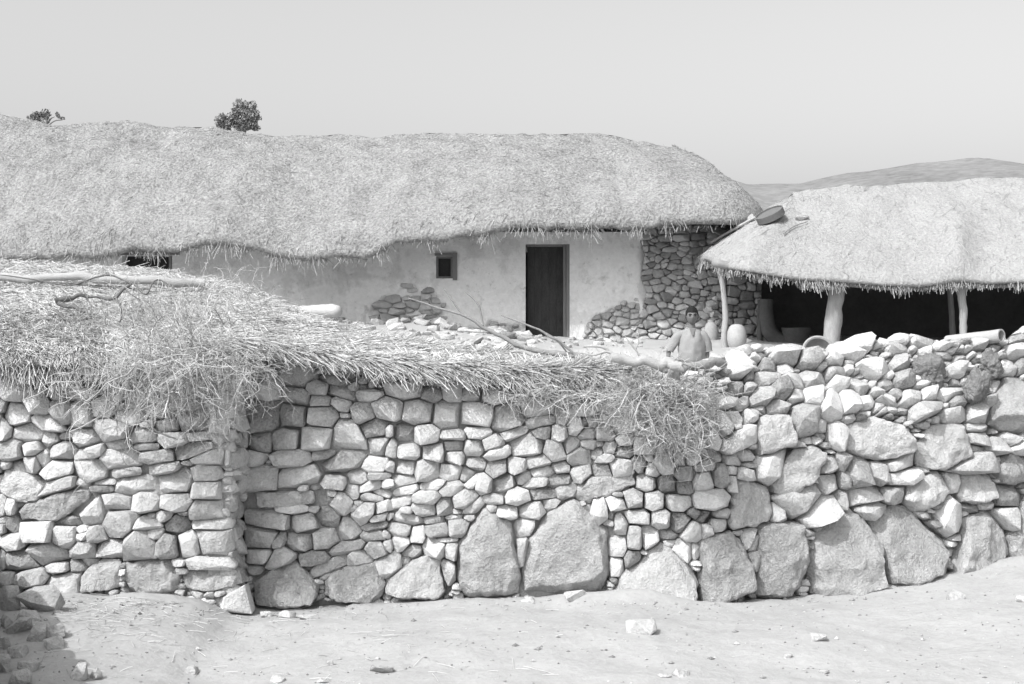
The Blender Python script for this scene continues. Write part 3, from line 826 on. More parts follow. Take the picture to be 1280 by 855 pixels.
# walls with real openings
def px_x(px, Y=YF): return (px-CX)*Y/F
def px_z(py, Y=YF): return CH-(py-CY)*Y/F
DOOR = (px_x(657), px_x(712), px_z(440), px_z(305))
WIN = (px_x(545), px_x(566), px_z(348), px_z(320))
LEFT = (px_x(152), px_x(215), px_z(440), px_z(319))
wall_x0, wall_x1 = px_x(-240), px_x(902)
WZ0, WZ1 = 1.3, 3.62
def fallen(ppx, ppy):                         # where the plaster has dropped off
    w = np.maximum(np.maximum(np.exp(-((ppx-510)/80)**2-((ppy-405)/45)**2), np.exp(-((ppx-600)/75)**2-((ppy-425)/24)**2)), np.exp(-((ppx-772)/38)**2-((ppy-418)/42)**2))
    return w+.28*fbm(np.stack([ppx*.013, ppy*.013, 0*ppx], -1), 3.2, 44, 3)
def panel(x0, x1, z0, z1):
    nx_ = max(int((x1-x0)/.035), 1)+1; nz_ = max(int((z1-z0)/.035), 1)+1
    X, Z = np.meshgrid(np.linspace(x0, x1, nx_), np.linspace(z0, z1, nz_))
    P = np.stack([X, np.full_like(X, YF), Z], -1)
    ppx = CX+X*F/YF; ppy = CY-(Z-CH)*F/YF
    P[..., 1] += .02*vnoise(P, .9, 31)+.014*vnoise(P, 2.7, 32)-.05*sm(2.5, 1.7, Z)+.1*sm(798, 808, ppx+8*vnoise(P, 3, 35))+.055*sm(.5, .6, fallen(ppx, ppy))
    V = list(P.reshape(-1, 3)); Fc = []
    for j in range(nz_-1):
        for i in range(nx_-1):
            a = j*nx_+i; Fc.append((a, a+1, a+1+nx_, a+nx_))
    b = len(V); ring = [i for i in range(nx_)]+[j*nx_+nx_-1 for j in range(1, nz_)]+[(nz_-1)*nx_+i for i in range(nx_-2, -1, -1)]+[j*nx_ for j in range(nz_-2, 0, -1)]
    for r_ in ring:
        p = V[r_].copy(); p[1] = YF+.42; V.append(p)
    m = len(ring)
    for k in range(m): Fc.append((ring[k], b+k, b+(k+1) % m, ring[(k+1) % m]))
    return V, Fc
mb = MB()
cuts = [(wall_x0, LEFT[0], WZ0, WZ1), (LEFT[0], LEFT[1], LEFT[3], WZ1), (LEFT[1], WIN[0], WZ0, WZ1), (WIN[0], WIN[1], WZ0, WIN[2]), (WIN[0], WIN[1], WIN[3], WZ1), (WIN[1], DOOR[0], WZ0, WZ1),
        (DOOR[0], DOOR[1], DOOR[3], WZ1), (DOOR[0], DOOR[1], WZ0, DOOR[2]), (DOOR[1], wall_x1, WZ0, WZ1)]
for c in cuts: mb.add(*panel(*c))
hw = mb.build('plastered_wall', M['plaster'], house, sharp=50)
V, Fc = box(wall_x0+.02, wall_x1-.05, YF+.43, YF+5, 1.0, 3.5)
# dark room: back and ends of the house (one shell, open towards the front wall)
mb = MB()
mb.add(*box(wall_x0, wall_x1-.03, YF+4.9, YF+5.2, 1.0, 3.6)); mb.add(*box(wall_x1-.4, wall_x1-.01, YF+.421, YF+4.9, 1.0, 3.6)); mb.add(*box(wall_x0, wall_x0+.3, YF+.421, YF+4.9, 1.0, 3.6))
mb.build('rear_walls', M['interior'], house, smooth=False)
# door leaf, frame
dx0, dx1, dz0, dz1 = DOOR
dr = thing('door', None, None, (dx0, YF+.25, dz0)); del dr['_w']; dr['_w'] = [float(dx0), YF+.25, float(dz0)]
dr.parent = house; dr.location = Vector((dx0, YF+.25, dz0))-Vector(house['_w'])
mb = MB()
npl = 5; wpl = (dx1-dx0-.12)/npl
for k in range(npl):
    V, Fc = box(dx0+.03+k*wpl+.001, dx0+.03+(k+1)*wpl-.001, YF+.17+.003*(k % 2), YF+.22, dz0+.06, dz1-.03); mb.add(V, Fc)
mb.build('door_leaf', M['wood_dark'], dr, smooth=False)
mb = MB(); mb.add(*box(dx1-.10, dx1-.055, YF+.06, YF+.26, dz0, dz1)); mb.add(*box(dx1-.05, dx1+.0, YF+.02, YF+.26, dz0, dz1)); mb.add(*box(dx0+.002, dx1-.101, YF+.1, YF+.26, dz1-.035, dz1-.002))
mb.build('door_frame', M['wood_frame'], dr, smooth=False)
mb = MB(); V, Fc = box(dx0-.02, dx1+.02, YF-.12, YF+.3, dz0-.12, dz0+.055); mb.add(V, Fc)
mb.build('threshold', M['housestone'], dr, smooth=False)
# window
wx0, wx1, wz0, wz1 = WIN
wn = thing('window', None, None, (wx0, YF+.05, wz0)); wn.parent = house; wn.location = Vector((wx0, YF+.05, wz0))-Vector(house['_w'])
mb = MB(); t = .035
mb.add(*box(wx0+.002, wx0+t, YF+.04, YF+.14, wz0+.002, wz1-.002)); mb.add(*box(wx1-t, wx1+.0, YF+.02, YF+.14, wz0+.002, wz1-.002))
mb.add(*box(wx0+t, wx1-t, YF+.045, YF+.14, wz1-t, wz1-.002)); mb.add(*box(wx0+t, wx1-t, YF+.045, YF+.14, wz0+.002, wz0+t))
mb.add(*box(wx1+.002, wx1+.07, YF-.035, YF+.03, wz0-.03, wz1+.05)); mb.add(*box(wx0-.02, wx1+.001, YF-.03, YF+.03, wz1+.003, wz1+.045))
mb.build('window_frame', M['wood_frame'], wn, smooth=False)
mb = MB(); mb.add(*box(wx0+t, wx1-t, YF+.11, YF+.13, wz0+t, wz1-t)); mb.build('shutter', M['wood_dark'], wn, smooth=False)
# second doorway at the far left with a pale jamb post
lx0, lx1, lz0, lz1 = LEFT
dw = thing('doorway', None, None, (lx0, YF, lz0)); dw.parent = house; dw.location = Vector((lx0, YF, lz0))-Vector(house['_w'])
V, Fc = tube([(lx1-.045, YF+.06, lz0), (lx1-.035, YF+.06, (lz0+lz1)/2), (lx1-.04, YF+.06, lz1)], [.032, .03, .028], 8, .1); obj('jamb_post', V, Fc, None, M['log'], dw)
mb = MB(); mb.add(*box(lx0+.01, lx1-.09, YF+.3, YF+.35, lz0, lz1-.01)); mb.build('door_leaf', M['wood_dark'], dw, smooth=False)
mb = MB(); mb.add(*box(lx0-.1, lx1+.12, YF-.02, YF+.3, lz1+.002, lz1+.09)); mb.build('lintel', M['wood_frame'], dw, smooth=False)

# stonework at the right corner, and stones showing through the fallen plaster
def surfH(px, py):
    p = W(px, py, YF); p[1] += .02-.05*float(sm(2.5, 1.7, p[2])); return p
R3 = np.random.default_rng(3)
maskC = [(800, 282), (908, 282), (908, 446), (770, 446), (785, 415), (800, 395), (808, 365), (800, 345), (806, 320), (800, 300)]
oC, _ = pack(maskC, [], R3, (15, 8.5), maxfill=400, ss=3)
mb = MB()
for o in oC:
    V, Fc = lay_stone(surfH, o, R3, .8, .35, False, .02); mb.add(V, Fc, float(np.clip(R3.normal(-.05, .2), -.45, .3)))
mb.build('corner_stonework', M['housestone'], house, sharp=40)
for (poly, cnt, fl, off) in (([(415, 350), (560, 350), (652, 390), (650, 442), (415, 442)], 46, (17, 8.5), -.03), ([(735, 375), (800, 365), (800, 442), (725, 442)], 14, (13, 8), -.035)):
    oc, _ = pack(poly, [], R3, fl, maxfill=200, ss=3)
    oc = sorted([o for o in oc if fallen(np.array(o[0]), np.array(o[1])) > .5], key=lambda o: -o[4])[:70]
    for o in oc:
        V, Fc = lay_stone(surfH, o, R3, .8, .6, False, .02); V[:, 1] += .015
        obj('exposed_stone', V, Fc, None, M['housestone'], house, None, np.full(len(V), float(np.clip(R3.normal(.02, .15), -.4, .3))), sharp=30)
# rubble bank at the foot of the house
mb = MB()
for k in range(170):
    px = R3.uniform(415, 660) if k < 120 else R3.uniform(640, 830); Y = R3.uniform(20.4, 22.85)
    x = (px-CX)*Y/F; s = R3.uniform(.04, .12)*(1 if k < 120 else .6)
    z = float(ground_z(np.array([x]), np.array([Y]))[0])
    V, Fc = rock((x, Y, z+s*.25), (s*1.3, s, s*.65), R3); mb.add(V, Fc, float(np.clip(R3.normal(-.12, .2), -.5, .2)))
rb = mb.build('rubble_bank', M['stone'], None, sharp=35)
tag(rb, 'pale rubble banked against the foot of the farmhouse wall', 'rubble', None, 'stuff')

# ---- the open shed
shed = thing('open_shed', 'low open fronted shed with pale thatch on rough posts', 'shed', (6.5, 20.6, 1.7))
SE = [(883, 322), (900, 332), (930, 338), (960, 344), (1000, 350), (1040, 352), (1100, 357), (1150, 359), (1200, 352), (1240, 355), (1280, 353), (1400, 350), (1600, 350)]
SR = [(985, 241), (1060, 233), (1120, 229), (1190, 226), (1240, 223), (1280, 223), (1400, 226), (1600, 232)]
YE2, YR2 = 20.2, 22.6
E = []; Rg = []
xr0 = W(992, 0, YR2)[0]; xs0 = W(950, 0, YE2)[0]; xs1 = W(1560, 0, YE2)[0]
ze0 = W(0, 325, YE2)[2]; zr0 = W(0, 243, YR2)[2]
left = []
for k in range(1, 34):
    a = math.pi*k/34; s_, c_ = math.sin(a), math.cos(a)
    x = xs0-.58*abs(s_)**.7; y = YR2-(YR2-YE2)*np.sign(c_)*abs(c_)**.8
    yy = min(y, YR2-.9); left.append(([x, y, W(0, interp(CX+x*F/yy, SE), yy)[2]-.04*abs(s_)], [xr0, YR2, zr0]))
for e_, r_ in reversed(left): E.append(e_); Rg.append(r_)
n0 = len(E); n = 130
for i in range(n):
    x = xs0+(xs1-xs0)*i/(n-1); pxe = CX+x*F/YE2
    E.append([x, YE2+.04*math.sin(x*2.1), W(0, interp(pxe, SE), YE2)[2]])
    xr = max(x+.3, xr0); Rg.append([xr, YR2, W(0, interp(CX+xr*F/YR2, SR), YR2)[2]])
m_ = len(E)
for i in range(n0+n-1, n0-1, -3):
    E.append([E[i][0], 2*YR2-YE2, E[i][2]]); Rg.append(Rg[i])
def disp_shed(P, seed):
    fold = .16*np.exp(-((P[:, 0]-6.35-(P[:, 1]-20.2)*.30)/.22)**2)*np.clip((22.0-P[:, 1])/1.2, 0, 1)
    return .045*vnoise(P, .8, seed)+.03*vnoise(P, 2.3, seed+1)+.015*vnoise(P, 6, seed+2)+.008*vnoise(P, 14, seed+3)+fold
RS = Roof(E, Rg, 1.1, disp_shed, 41, .12, .5)
sr = RS.mesh(60, M['thatch_pale'], shed)
RS.stalks(1500, .2, .003, .4, .02, M['straw_shed'], sr, 'loose_straw', (8, m_-20), curl=.03)['kind'] = 'stuff'
RS.fringe(7500, .11, .005, M['straw_shed'], sr, 'eave_straw', (6, m_-6), out=.28, clump=.55)['kind'] = 'stuff'
def post(pts, rad, Y, mat_='post', n=12, wob=.16, name='post'):
    P = smooth_path([W(px, py, Y) for px, py in pts], 5)
    R_ = np.interp(np.linspace(0, 1, len(P)), np.linspace(0, 1, len(rad)), rad)*Y/F
    V, Fc = tube(P, R_, n, wob, int(pts[0][0])); return obj(name, V, Fc, None, M[mat_], shed)
post([(908, 452), (905, 425), (907, 400), (906, 380), (903, 355), (899, 334), (897, 318)], [5.5, 4.5, 4.2, 3.6, 3.6, 3.8, 3.5], 21.2)
post([(1037, 462), (1039, 430), (1042, 400), (1043, 385), (1046, 365), (1046, 340)], [11, 10, 11.5, 9.5, 10, 9.5], 20.6)
post([(1206, 460), (1204, 415), (1204, 390), (1202, 370), (1199, 352), (1192, 335)], [5, 4.6, 5, 5.4, 6.5, 5], 20.5)
post([(1200, 356), (1206, 343), (1209, 328)], [4.5, 3.5, 2.8], 20.48, name='post_fork')
post([(1192, 450), (1190, 400), (1187, 356)], [4, 3.6, 3.6], 22.3)
post([(1420, 455), (1422, 400), (1421, 345)], [8, 7, 7], 20.6)
V, Fc = tube([W(1018, 357, 20.5), W(1052, 360, 20.5)], [.045, .045], 8, .1); obj('bracket', V, Fc, None, M['post'], shed)
P = smooth_path([W(px, py, 20.62) for px, py in ((890, 328), (960, 341), (1046, 352), (1120, 358), (1198, 356), (1300, 354), (1440, 350), (1540, 350))], 4)
V, Fc = tube(P, .06, 8, .15, 5); obj('eave_beam', V, Fc, None, M['bark'], shed)
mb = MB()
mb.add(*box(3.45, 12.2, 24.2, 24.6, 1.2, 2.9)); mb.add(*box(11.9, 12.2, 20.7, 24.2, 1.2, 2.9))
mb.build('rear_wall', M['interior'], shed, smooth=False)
# rough stones showing on the shed's end wall, left, inside
def surfSh(px, py):
    return W(px, py, 23.02)
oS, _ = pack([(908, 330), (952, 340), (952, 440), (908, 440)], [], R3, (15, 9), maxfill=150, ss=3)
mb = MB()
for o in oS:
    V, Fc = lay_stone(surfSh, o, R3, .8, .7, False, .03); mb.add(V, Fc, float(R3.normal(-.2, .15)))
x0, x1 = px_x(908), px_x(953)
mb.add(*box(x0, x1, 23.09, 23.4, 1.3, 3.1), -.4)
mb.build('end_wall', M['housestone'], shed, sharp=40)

# ---- roof of the low hut in front
HUTE = [(-160, 454, 9.78), (0, 454, 9.80), (60, 455, 9.80), (130, 454, 9.80), (200, 450, 9.80), (262, 444, 9.82), (300, 440, 9.88), (340, 443, 10.02), (400, 455, 10.15), (470, 464, 10.2), (540, 472, 10.22), (620, 476, 10.25),
        (700, 478, 10.3), (760, 477, 10.36), (800, 478, 10.42)]
HUTR = [(-160, 316, 12.7), (0, 325, 12.6), (120, 334, 12.6), (200, 341, 12.6), (262, 349, 12.5), (330, 370, 12.35), (400, 399, 12.15), (480, 421, 11.95), (560, 437, 11.7), (640, 449, 11.45), (700, 459, 11.25), (760, 467, 11.05), (800, 474, 10.9)]
E = []; Rg = []
pxs = np.linspace(-160, 800, 330)
for p in pxs:
    E.append(W(p, interp(p, HUTE)+1.5*math.sin(p*.11), interp(p, HUTE, 2))-np.array([0, 0, .02])); Rg.append(W(p, interp(p, HUTR), interp(p, HUTR, 2)))
nf = len(E)
for i in range(nf-1, -1, -6):
    e = Rg[i]+np.array([0, 2.2, -.95]); E.append(e); Rg.append(Rg[i])
def disp_hut(P, seed):
    return .035*vnoise(P, 1.1, seed)+.02*vnoise(P, 4, seed+1)+.012*vnoise(P, 11, seed+2)
RU = Roof(E, Rg, 1.15, disp_hut, 61, .11, .35)
ur = RU.mesh(50, M['straw_under'], hut)
RU.stalks(30000, .26, .0030, .55, .10, M['straw'], ur, 'loose_straw', (0, nf-2), side=0.25)['kind'] = 'stuff'
# coarse laid stalks on the sloping right end, all pointing down to the right
k0 = int(np.searchsorted(pxs, 285))
RU.stalks(13000, .34, .0036, .22, .10, M['straw_pale'], ur, 'laid_straw', (k0, nf-2), (0, .8), side=.62)['kind'] = 'stuff'
RU.stalks(5000, .22, .0038, .3, .22, M['straw_pale'], ur, 'laid_straw', (0, int(np.searchsorted(pxs, 130))), (0, .35))['kind'] = 'stuff'
RU.fringe(5000, .065, .0034, M['straw_pale'], ur, 'eave_straw', (int(np.searchsorted(pxs, 110)), nf-2), out=.7, clump=.8, back=.14, down=.55, th_=.6)['kind'] = 'stuff'
RU.fringe(2200, .13, .0036, M['straw_pale'], ur, 'hanging_straw', (0, int(np.searchsorted(pxs, 150))), out=.4, clump=.6, back=.14, th_=.35)['kind'] = 'stuff'
# ---------------------------------------------------------------- brushwood
def hutroof_pt(px, py, lift=0.0):
    e, r = interp(px, HUTE), interp(px, HUTR); t = (e-py)/(e-r)
    Y = interp(px, HUTE, 2)+(interp(px, HUTR, 2)-interp(px, HUTE, 2))*min(max(t, -.0), 1.0)
    Y = Y if t > 0 else interp(px, HUTE, 2)-.10
    return W(px, py, Y-lift)
def brush(name, sample, N, L, rad, seed, mat_, droop=.5, kids=4, curl=.5):
    R = np.random.default_rng(seed); Cs = []; Rs = []; tn = []; K = 7
    for i in range(N):
        p, d, sc = sample(R)
        d = d/np.linalg.norm(d); ln = L*sc*R.uniform(.5, 1.4); step = ln/(K-1); c = [p]; dd = d.copy()
        cv = R.normal(0, curl, 3)
        for k in range(K-1):
            dd = dd+cv*.3+R.normal(0, .3, 3); dd[2] -= droop*.12; dd /= np.linalg.norm(dd); c.append(c[-1]+dd*step)
        c = np.array(c); Cs.append(c); r0 = rad*R.uniform(.6, 1.5)*(1 if R.uniform() > .06 else 2.2); Rs.append(np.linspace(r0, r0*.45, K)); t0 = float(np.clip(R.normal(0, .28), -.55, .5)); tn.append(t0)
        for j in range(kids):
            q = R.uniform(.15, .95); f = q*(K-1); a = int(f); b = c[a]+(c[min(a+1, K-1)]-c[a])*(f-a)
            e = R.normal(0, 1, 3)+(c[min(a+1, K-1)]-c[a])/step*.8; e /= np.linalg.norm(e)
            l2 = ln*R.uniform(.15, .5)/(K-1); cc = [b]; cv2 = R.normal(0, curl*1.3, 3)
            for k in range(K-1):
                e = e+cv2*.35+R.normal(0, .2, 3); e[2] -= droop*.1; e /= np.linalg.norm(e); cc.append(cc[-1]+e*l2)
            Cs.append(np.array(cc)); Rs.append(np.linspace(r0*.6, r0*.3, K)); tn.append(t0)
    V, q = strands(np.array(Cs), np.array(Rs))
    return obj(name, V, None, q, mat_, None, None, np.repeat(tn, K*3), smooth=False)
def sampleL(R):
    while True:
        px = R.normal(215, 60); py = R.normal(418, 42)
        if 70 < px < 345 and 362 < py < 520: break
    if py > 462 and R.uniform() < .68: py -= 55
    p = hutroof_pt(px, py, R.uniform(0.05, .42)*(1 if py > 390 else .6))
    d = np.array([R.normal(0, 1), R.normal(-.25, .5), R.normal(-.15 if py < 440 else -.9, .6)])
    return p, d, 1.0
b = brush('brush_pile', sampleL, 2300, .34, .0028, 21, M['twig'], droop=.7, kids=4)
tag(b, 'tangled heap of dry thorny brush spilling over the hut eave', 'brushwood')
def sampleR(R):
    while True:
        px = R.normal(820, 33); py = R.normal(510, 32)
        if 745 < px < 885 and 470 < py < 560 and (px-745)*.8+455 > py-28: break
    Y = 10.16-(py-460)*.0012+R.uniform(-.2, .1)
    p = W(px, py, Y); p[1] -= .05
    d = np.array([R.normal(.25, 1), R.normal(-.3, .5), R.normal(-.35, .7)])
    return p, d, 1.0
b = brush('brush_pile', sampleR, 900, .27, .0026, 22, M['twig'], droop=.6, kids=4)
tag(b, 'bushy clump of dry brush hanging down the wall face below the long pale log', 'brushwood')
def sampleM(R):
    px = R.uniform(640, 750); py = R.uniform(468, 496)
    p = W(px, py, 10.25+(490-py)*.02); d = np.array([R.normal(0, 1), R.normal(-.2, .5), R.normal(-.1, .25)])
    return p, d, 1.0
b = brush('brush_pile', sampleM, 520, .26, .0025, 23, M['twig'], droop=.3, kids=3)
tag(b, 'thin layer of dry twigs on the straw between the dead branch and the hut wall', 'brushwood')

def stick(mb, pts, rad, n=7, wob=.12, k=5):
    P = smooth_path([W(*p) for p in pts], k)
    Y = np.mean([p[2] for p in pts])
    R_ = np.interp(np.linspace(0, 1, len(P)), np.linspace(0, 1, len(rad)), rad)*Y/F
    s_ = int(pts[0][0]); P = P+(R_*.9)[:, None]*np.stack([vnoise(P, 14, s_+k) for k in (1, 2, 3)], -1)
    R_ = R_*(1+.22*vnoise(P, 22, s_))
    V, Fc = tube(P, R_, n, wob*1.6, s_); mb.add(V, Fc, 0)
# straight bleached pole on the left roof
mb = MB(); stick(mb, [(-70, 345, 11.5), (60, 347, 11.5), (150, 349, 11.5), (258, 352, 11.6)], [5.2, 5.4, 5.6, 5.8], 10, .03)
tag(mb.build('log', M['log'], None, sharp=50), 'straight bleached pole lying along the ridge of the low straw roof', 'log')
# dark forked branch
mb = MB()
def zz(pts, Y): return [(x*.3507, 300+y*.3507, Y-.42-.006*(y-150)/2) for x, y in pts]
stick(mb, zz([(205, 222), (245, 208), (285, 198), (345, 202), (400, 211), (440, 180), (466, 152)], 11.35), [4.2, 3.5, 2.4, 1.5, 2.2, 1.8, 1.4])
stick(mb, zz([(208, 226), (255, 238), (305, 256)], 11.33), [3.2, 2.8, 1.6])
stick(mb, zz([(200, 248), (228, 280), (270, 286), (326, 274)], 11.2), [1.6, 2.2, 2.2, 2.8])
stick(mb, zz([(466, 152), (490, 168), (520, 192), (560, 142), (625, 176)], 11.35), [1.3, 1.2, 1.1, 1, .7])
stick(mb, zz([(466, 152), (400, 128), (340, 132), (250, 162), (120, 140), (0, 125)], 11.4), [1.2, 1.1, 1, 1, .9, .6])
stick(mb, zz([(410, 205), (430, 240), (425, 290), (330, 310)], 11.2), [1.4, 1.2, 1.1, .6])
tag(mb.build('forked_branch', M['darktwig'], None, sharp=60), 'dark forked branch lying on the left end of the straw roof', 'branch')
# dead branch reaching left past the doorway
def z2(pts, Y): return [(400+x*.3507, 280+y*.3507, Y) for x, y in pts]
mb = MB()
stick(mb, z2([(1010, 498), (940, 478), (860, 462), (760, 452), (680, 420), (590, 370), (500, 322), (400, 292), (315, 264)], 10.75), [4.6, 4.4, 4.0, 3.4, 3.0, 2.4, 1.7, 1.2, .6])
stick(mb, z2([(515, 328), (480, 285), (440, 228)], 10.75), [1.4, 1.1, .5]); stick(mb, z2([(580, 362), (572, 310), (555, 275), (520, 244)], 10.74), [1.5, 1.4, 1.2, .6])
stick(mb, z2([(900, 458), (840, 412), (760, 370), (645, 325)], 10.7), [1.8, 1.6, 1.3, .6]); stick(mb, z2([(700, 430), (640, 395), (560, 385), (470, 380)], 10.76), [1.1, .9, .8, .4])
stick(mb, z2([(885, 465), (850, 420), (790, 380), (700, 345)], 10.75), [1.2, 1.1, .9, .5]); stick(mb, z2([(760, 470), (700, 455), (650, 465)], 10.7), [1.2, 1, .5])
tag(mb.build('dead_branch', M['bark'], None, sharp=60), 'long bare dead branch forking upward in front of the farmhouse door', 'branch')
mb = MB()
stick(mb, z2([(1040, 474), (1100, 482), (1160, 490), (1230, 503), (1290, 512)], 9.85), [5.5, 6, 6.2, 6.6, 6], 10)
stick(mb, z2([(1050, 470), (1000, 440), (940, 436)], 9.98), [2.6, 2, 1.4]); stick(mb, z2([(1060, 475), (1020, 455), (975, 468), (930, 460)], 9.97), [2, 1.8, 1.2, .8])
stick(mb, z2([(1140, 470), (1110, 430), (1088, 402)], 9.98), [1.4, 1, .5]); stick(mb, z2([(1125, 450), (1135, 415), (1120, 395)], 9.98), [1, .8, .4])
tag(mb.build('log', M['log'], None, sharp=60), 'pale gnarled log with broken roots lying left of the boy', 'log')
mb = MB()
stick(mb, [(826, 459, 10.2), (850, 462, 10.2), (872, 460, 10.25), (888, 453, 10.3), (906, 456, 10.4)], [4.5, 5, 5.4, 6, 5.2], 9)
tag(mb.build('log', M['bark'], None, sharp=60), 'short crooked grey log lying on the wall in front of the boy', 'log')
# scattered single straws / vines hanging over the hut wall face
mb = MB()
for pts, r_ in (([(70, 478, 9.7), (50, 492, 9.72), (28, 500, 9.74)], .9), ([(140, 475, 9.6), (170, 505, 9.58), (190, 535, 9.62), (222, 550, 9.7)], 1.3), ([(198, 466, 9.6), (199, 490, 9.6), (193, 508, 9.66)], 1.1),
                ([(258, 392, 10.6), (268, 412, 10.3), (270, 440, 9.95)], 1.6), ([(100, 478, 9.65), (60, 478, 9.66), (47, 492, 9.7)], .9), ([(322, 468, 9.75), (318, 490, 9.8), (312, 512, 9.85)], 1.2),
                ([(250, 468, 9.65), (243, 480, 9.65), (241, 496, 9.7)], 1.4), ([(88, 540, 9.8), (110, 530, 9.72), (140, 510, 9.65), (160, 480, 9.62)], 1.2)):
    stick(mb, pts, [r_, r_*.9, r_*.6], 5)
tag(mb.build('dangling_vine', M['log'], None, sharp=60), 'thin bleached vines dangling over the shaded hut wall', 'vine')

# ---------------------------------------------------------------- things in the yard and on the walls
def clump(px, py, Y, w, h_, seed, label):
    R = np.random.default_rng(seed)
    bm = bmesh.new(); bmesh.ops.create_icosphere(bm, subdivisions=5, radius=1)
    V = np.array([v.co[:] for v in bm.verts]); Fc = [[v.index for v in f.verts] for f in bm.faces]; bm.free()
    V *= (1+.42*vnoise(V+seed, 1.2, 1)+.16*vnoise(V+seed, 4, 2)+.10*vnoise(V+seed, 10, 3)+.05*vnoise(V+seed, 24, 4))[:, None]
    c = W(px, py, Y); s = Y/F
    V = V*np.array([w/2*s, min(w, h_)*.45*s, h_/2*s])+c
    return tag(obj('dung_clump', V, Fc, None, M['clump'], None, None), label, 'clump', 'dark clumps stuck on the yard wall')
clump(1156, 466, 11.2, 42, 40, 1, 'largest dark crumbly clump on the yard wall, broad and low')
clump(1221, 484, 11.15, 30, 42, 2, 'dark upright clump in the yard wall beside the big square boulder at the right edge')
clump(1238, 455, 11.35, 26, 36, 3, 'dark matted clump directly under the mouth of the hollow pipe')
clump(1088, 444, 11.3, 19, 19, 4, 'smallest dark clump, among stones on the wall top below the thick post')

# hollow pipe on the wall top
a = W(1183, 427, 11.9); b = W(1252, 419.5, 11.5); d = (b-a)/np.linalg.norm(b-a)
u = np.cross(d, [0, 0, 1]); u /= np.linalg.norm(u); w_ = np.cross(u, d)
prof = [(0, .036, 0), (.02, .05, 0), (.5, .052, 0), (.8, .053, 0), (1.0, .055, 0), (1.0, .043, 1), (.7, .041, 1), (.05, .035, 1)]
V = []; Fc = []; n = 20; ln = np.linalg.norm(b-a)
for t, r_, k in prof:
    for j in range(n):
        an = 2*math.pi*j/n; V.append(a+d*ln*t+r_*(u*math.cos(an)+w_*math.sin(an)))
for i in range(len(prof)-1):
    for j in range(n): Fc.append((i*n+j, i*n+(j+1) % n, (i+1)*n+(j+1) % n, (i+1)*n+j))
Fc.append(tuple(range(n-1, -1, -1))); Fc.append(tuple((len(prof)-1)*n+j for j in range(n)))
V = np.array(V); V += .003*np.stack([vnoise(V, 14, k) for k in (1, 2, 3)], -1)
tag(obj('clay_pipe', V, Fc, None, M['log'], None, None, sharp=45), 'pale hollow pipe lying on the yard wall with its dark mouth to the right', 'pipe')

# round basin standing on edge behind the wall top
c = W(1022, 441, 11.95)
prof = [(.0, .052), (.085, .05), (.104, .03), (.114, -.01), (.116, -.038), (.128, -.044), (.141, -.034), (.138, -.008), (.118, .042), (.09, .066), (.0, .068)]
V = []; Fc = []; n = 32
for r_, y in prof:
    for j in range(n): V.append((r_*math.cos(2*math.pi*j/n), y, r_*math.sin(2*math.pi*j/n)))
for i in range(len(prof)-1):
    for j in range(n): Fc.append((i*n+j, (i+1)*n+j, (i+1)*n+(j+1) % n, i*n+(j+1) % n))
V = np.array(V); ca, sa = math.cos(-.25), math.sin(-.25)
V = np.stack([V[:, 0], V[:, 1]*ca-V[:, 2]*sa, V[:, 1]*sa+V[:, 2]*ca], -1)+c
tag(obj('basin', V, Fc, None, M['clay'], None, None, sharp=40), 'round grey basin propped on edge behind the wall top, below the thick post', 'basin')

# jars by the thin post
def jar(px, pyb, Y, hpx, wpx, mat_, label, prof):
    c = W(px, pyb, Y); s = Y/F
    V, Fc = lathe([(r_*wpx/2*s, z*hpx*s) for r_, z in prof], 24, c, .02, int(px))
    return tag(obj('jar', V, Fc, None, M[mat_], None, None, sharp=50), label, 'jar', 'jars by the shed')
EGG = [(0.0, 0), (.45, .0), (.75, .12), (.95, .32), (1, .5), (.93, .72), (.75, .88), (.5, .97), (.2, 1.0)]
jar(921, 438, 20.9, 33, 25, 'claypale', 'pale egg shaped jar standing right of the thin post', EGG)
jar(889, 436, 22.3, 36, 19, 'clay', 'grey rounded jar against the stone corner, left of the thin post', [(0, 0), (.5, 0), (.8, .15), (1, .4), (.95, .65), (.7, .85), (.45, .92), (.5, 1), (.4, 1)])
c = W(995, 436, 22.2); s = 22.2/F
V, Fc = lathe([(0, 0), (13*s, 0), (15*s, 8*s), (18*s, 26*s), (16.5*s, 26*s), (14*s, 8*s), (0, 4*s)], 24, c, .03, 3)
tag(obj('tub', V, Fc, None, M['claydark'], None, None, sharp=40), 'dim wide tub standing inside the shed left of the thick post', 'tub')
# clay bin: upright slab sides curving into a broad foot
mb = MB()
P = smooth_path([W(px, py, 22.4) for px, py in ((950, 432), (950, 410), (951, 375))], 4); V, Fc = tube(P, [.05]*len(P), 8, .1); mb.add(V, Fc)
P = smooth_path([W(px, py, 22.25) for px, py in ((985, 430), (970, 424), (961, 412), (958, 395), (958, 374))], 5); V, Fc = tube(P, np.linspace(.14, .10, len(P)), 10, .1); mb.add(V, Fc)
V, Fc = rock(W(968, 434, 22.3), (.33, .2, .12), np.random.default_rng(4), rot=(0, 0, 0)); mb.add(V, Fc)
tag(mb.build('clay_bin', M['claydark'], None, sharp=50), 'tall dark clay bin at the back of the shed beside the tub', 'bin')
# pale lumps standing in for patches of light on the stone corner
mb = MB(); R = np.random.default_rng(9)
for (px, py, w, h_) in ((893, 372, 8, 9), (890, 380, 11, 9), (887, 386, 9, 8), (890, 393, 6, 8)):
    V, Fc = rock(W(px, py, 22.85), (w/2*.0128, .035, h_/2*.0128), R); mb.add(V, Fc)
tag(mb.build('light_patch', M['light_patch'], None, sharp=40), 'pale lumps standing in for light patches on the stone corner above the grey jar', 'light_patch')

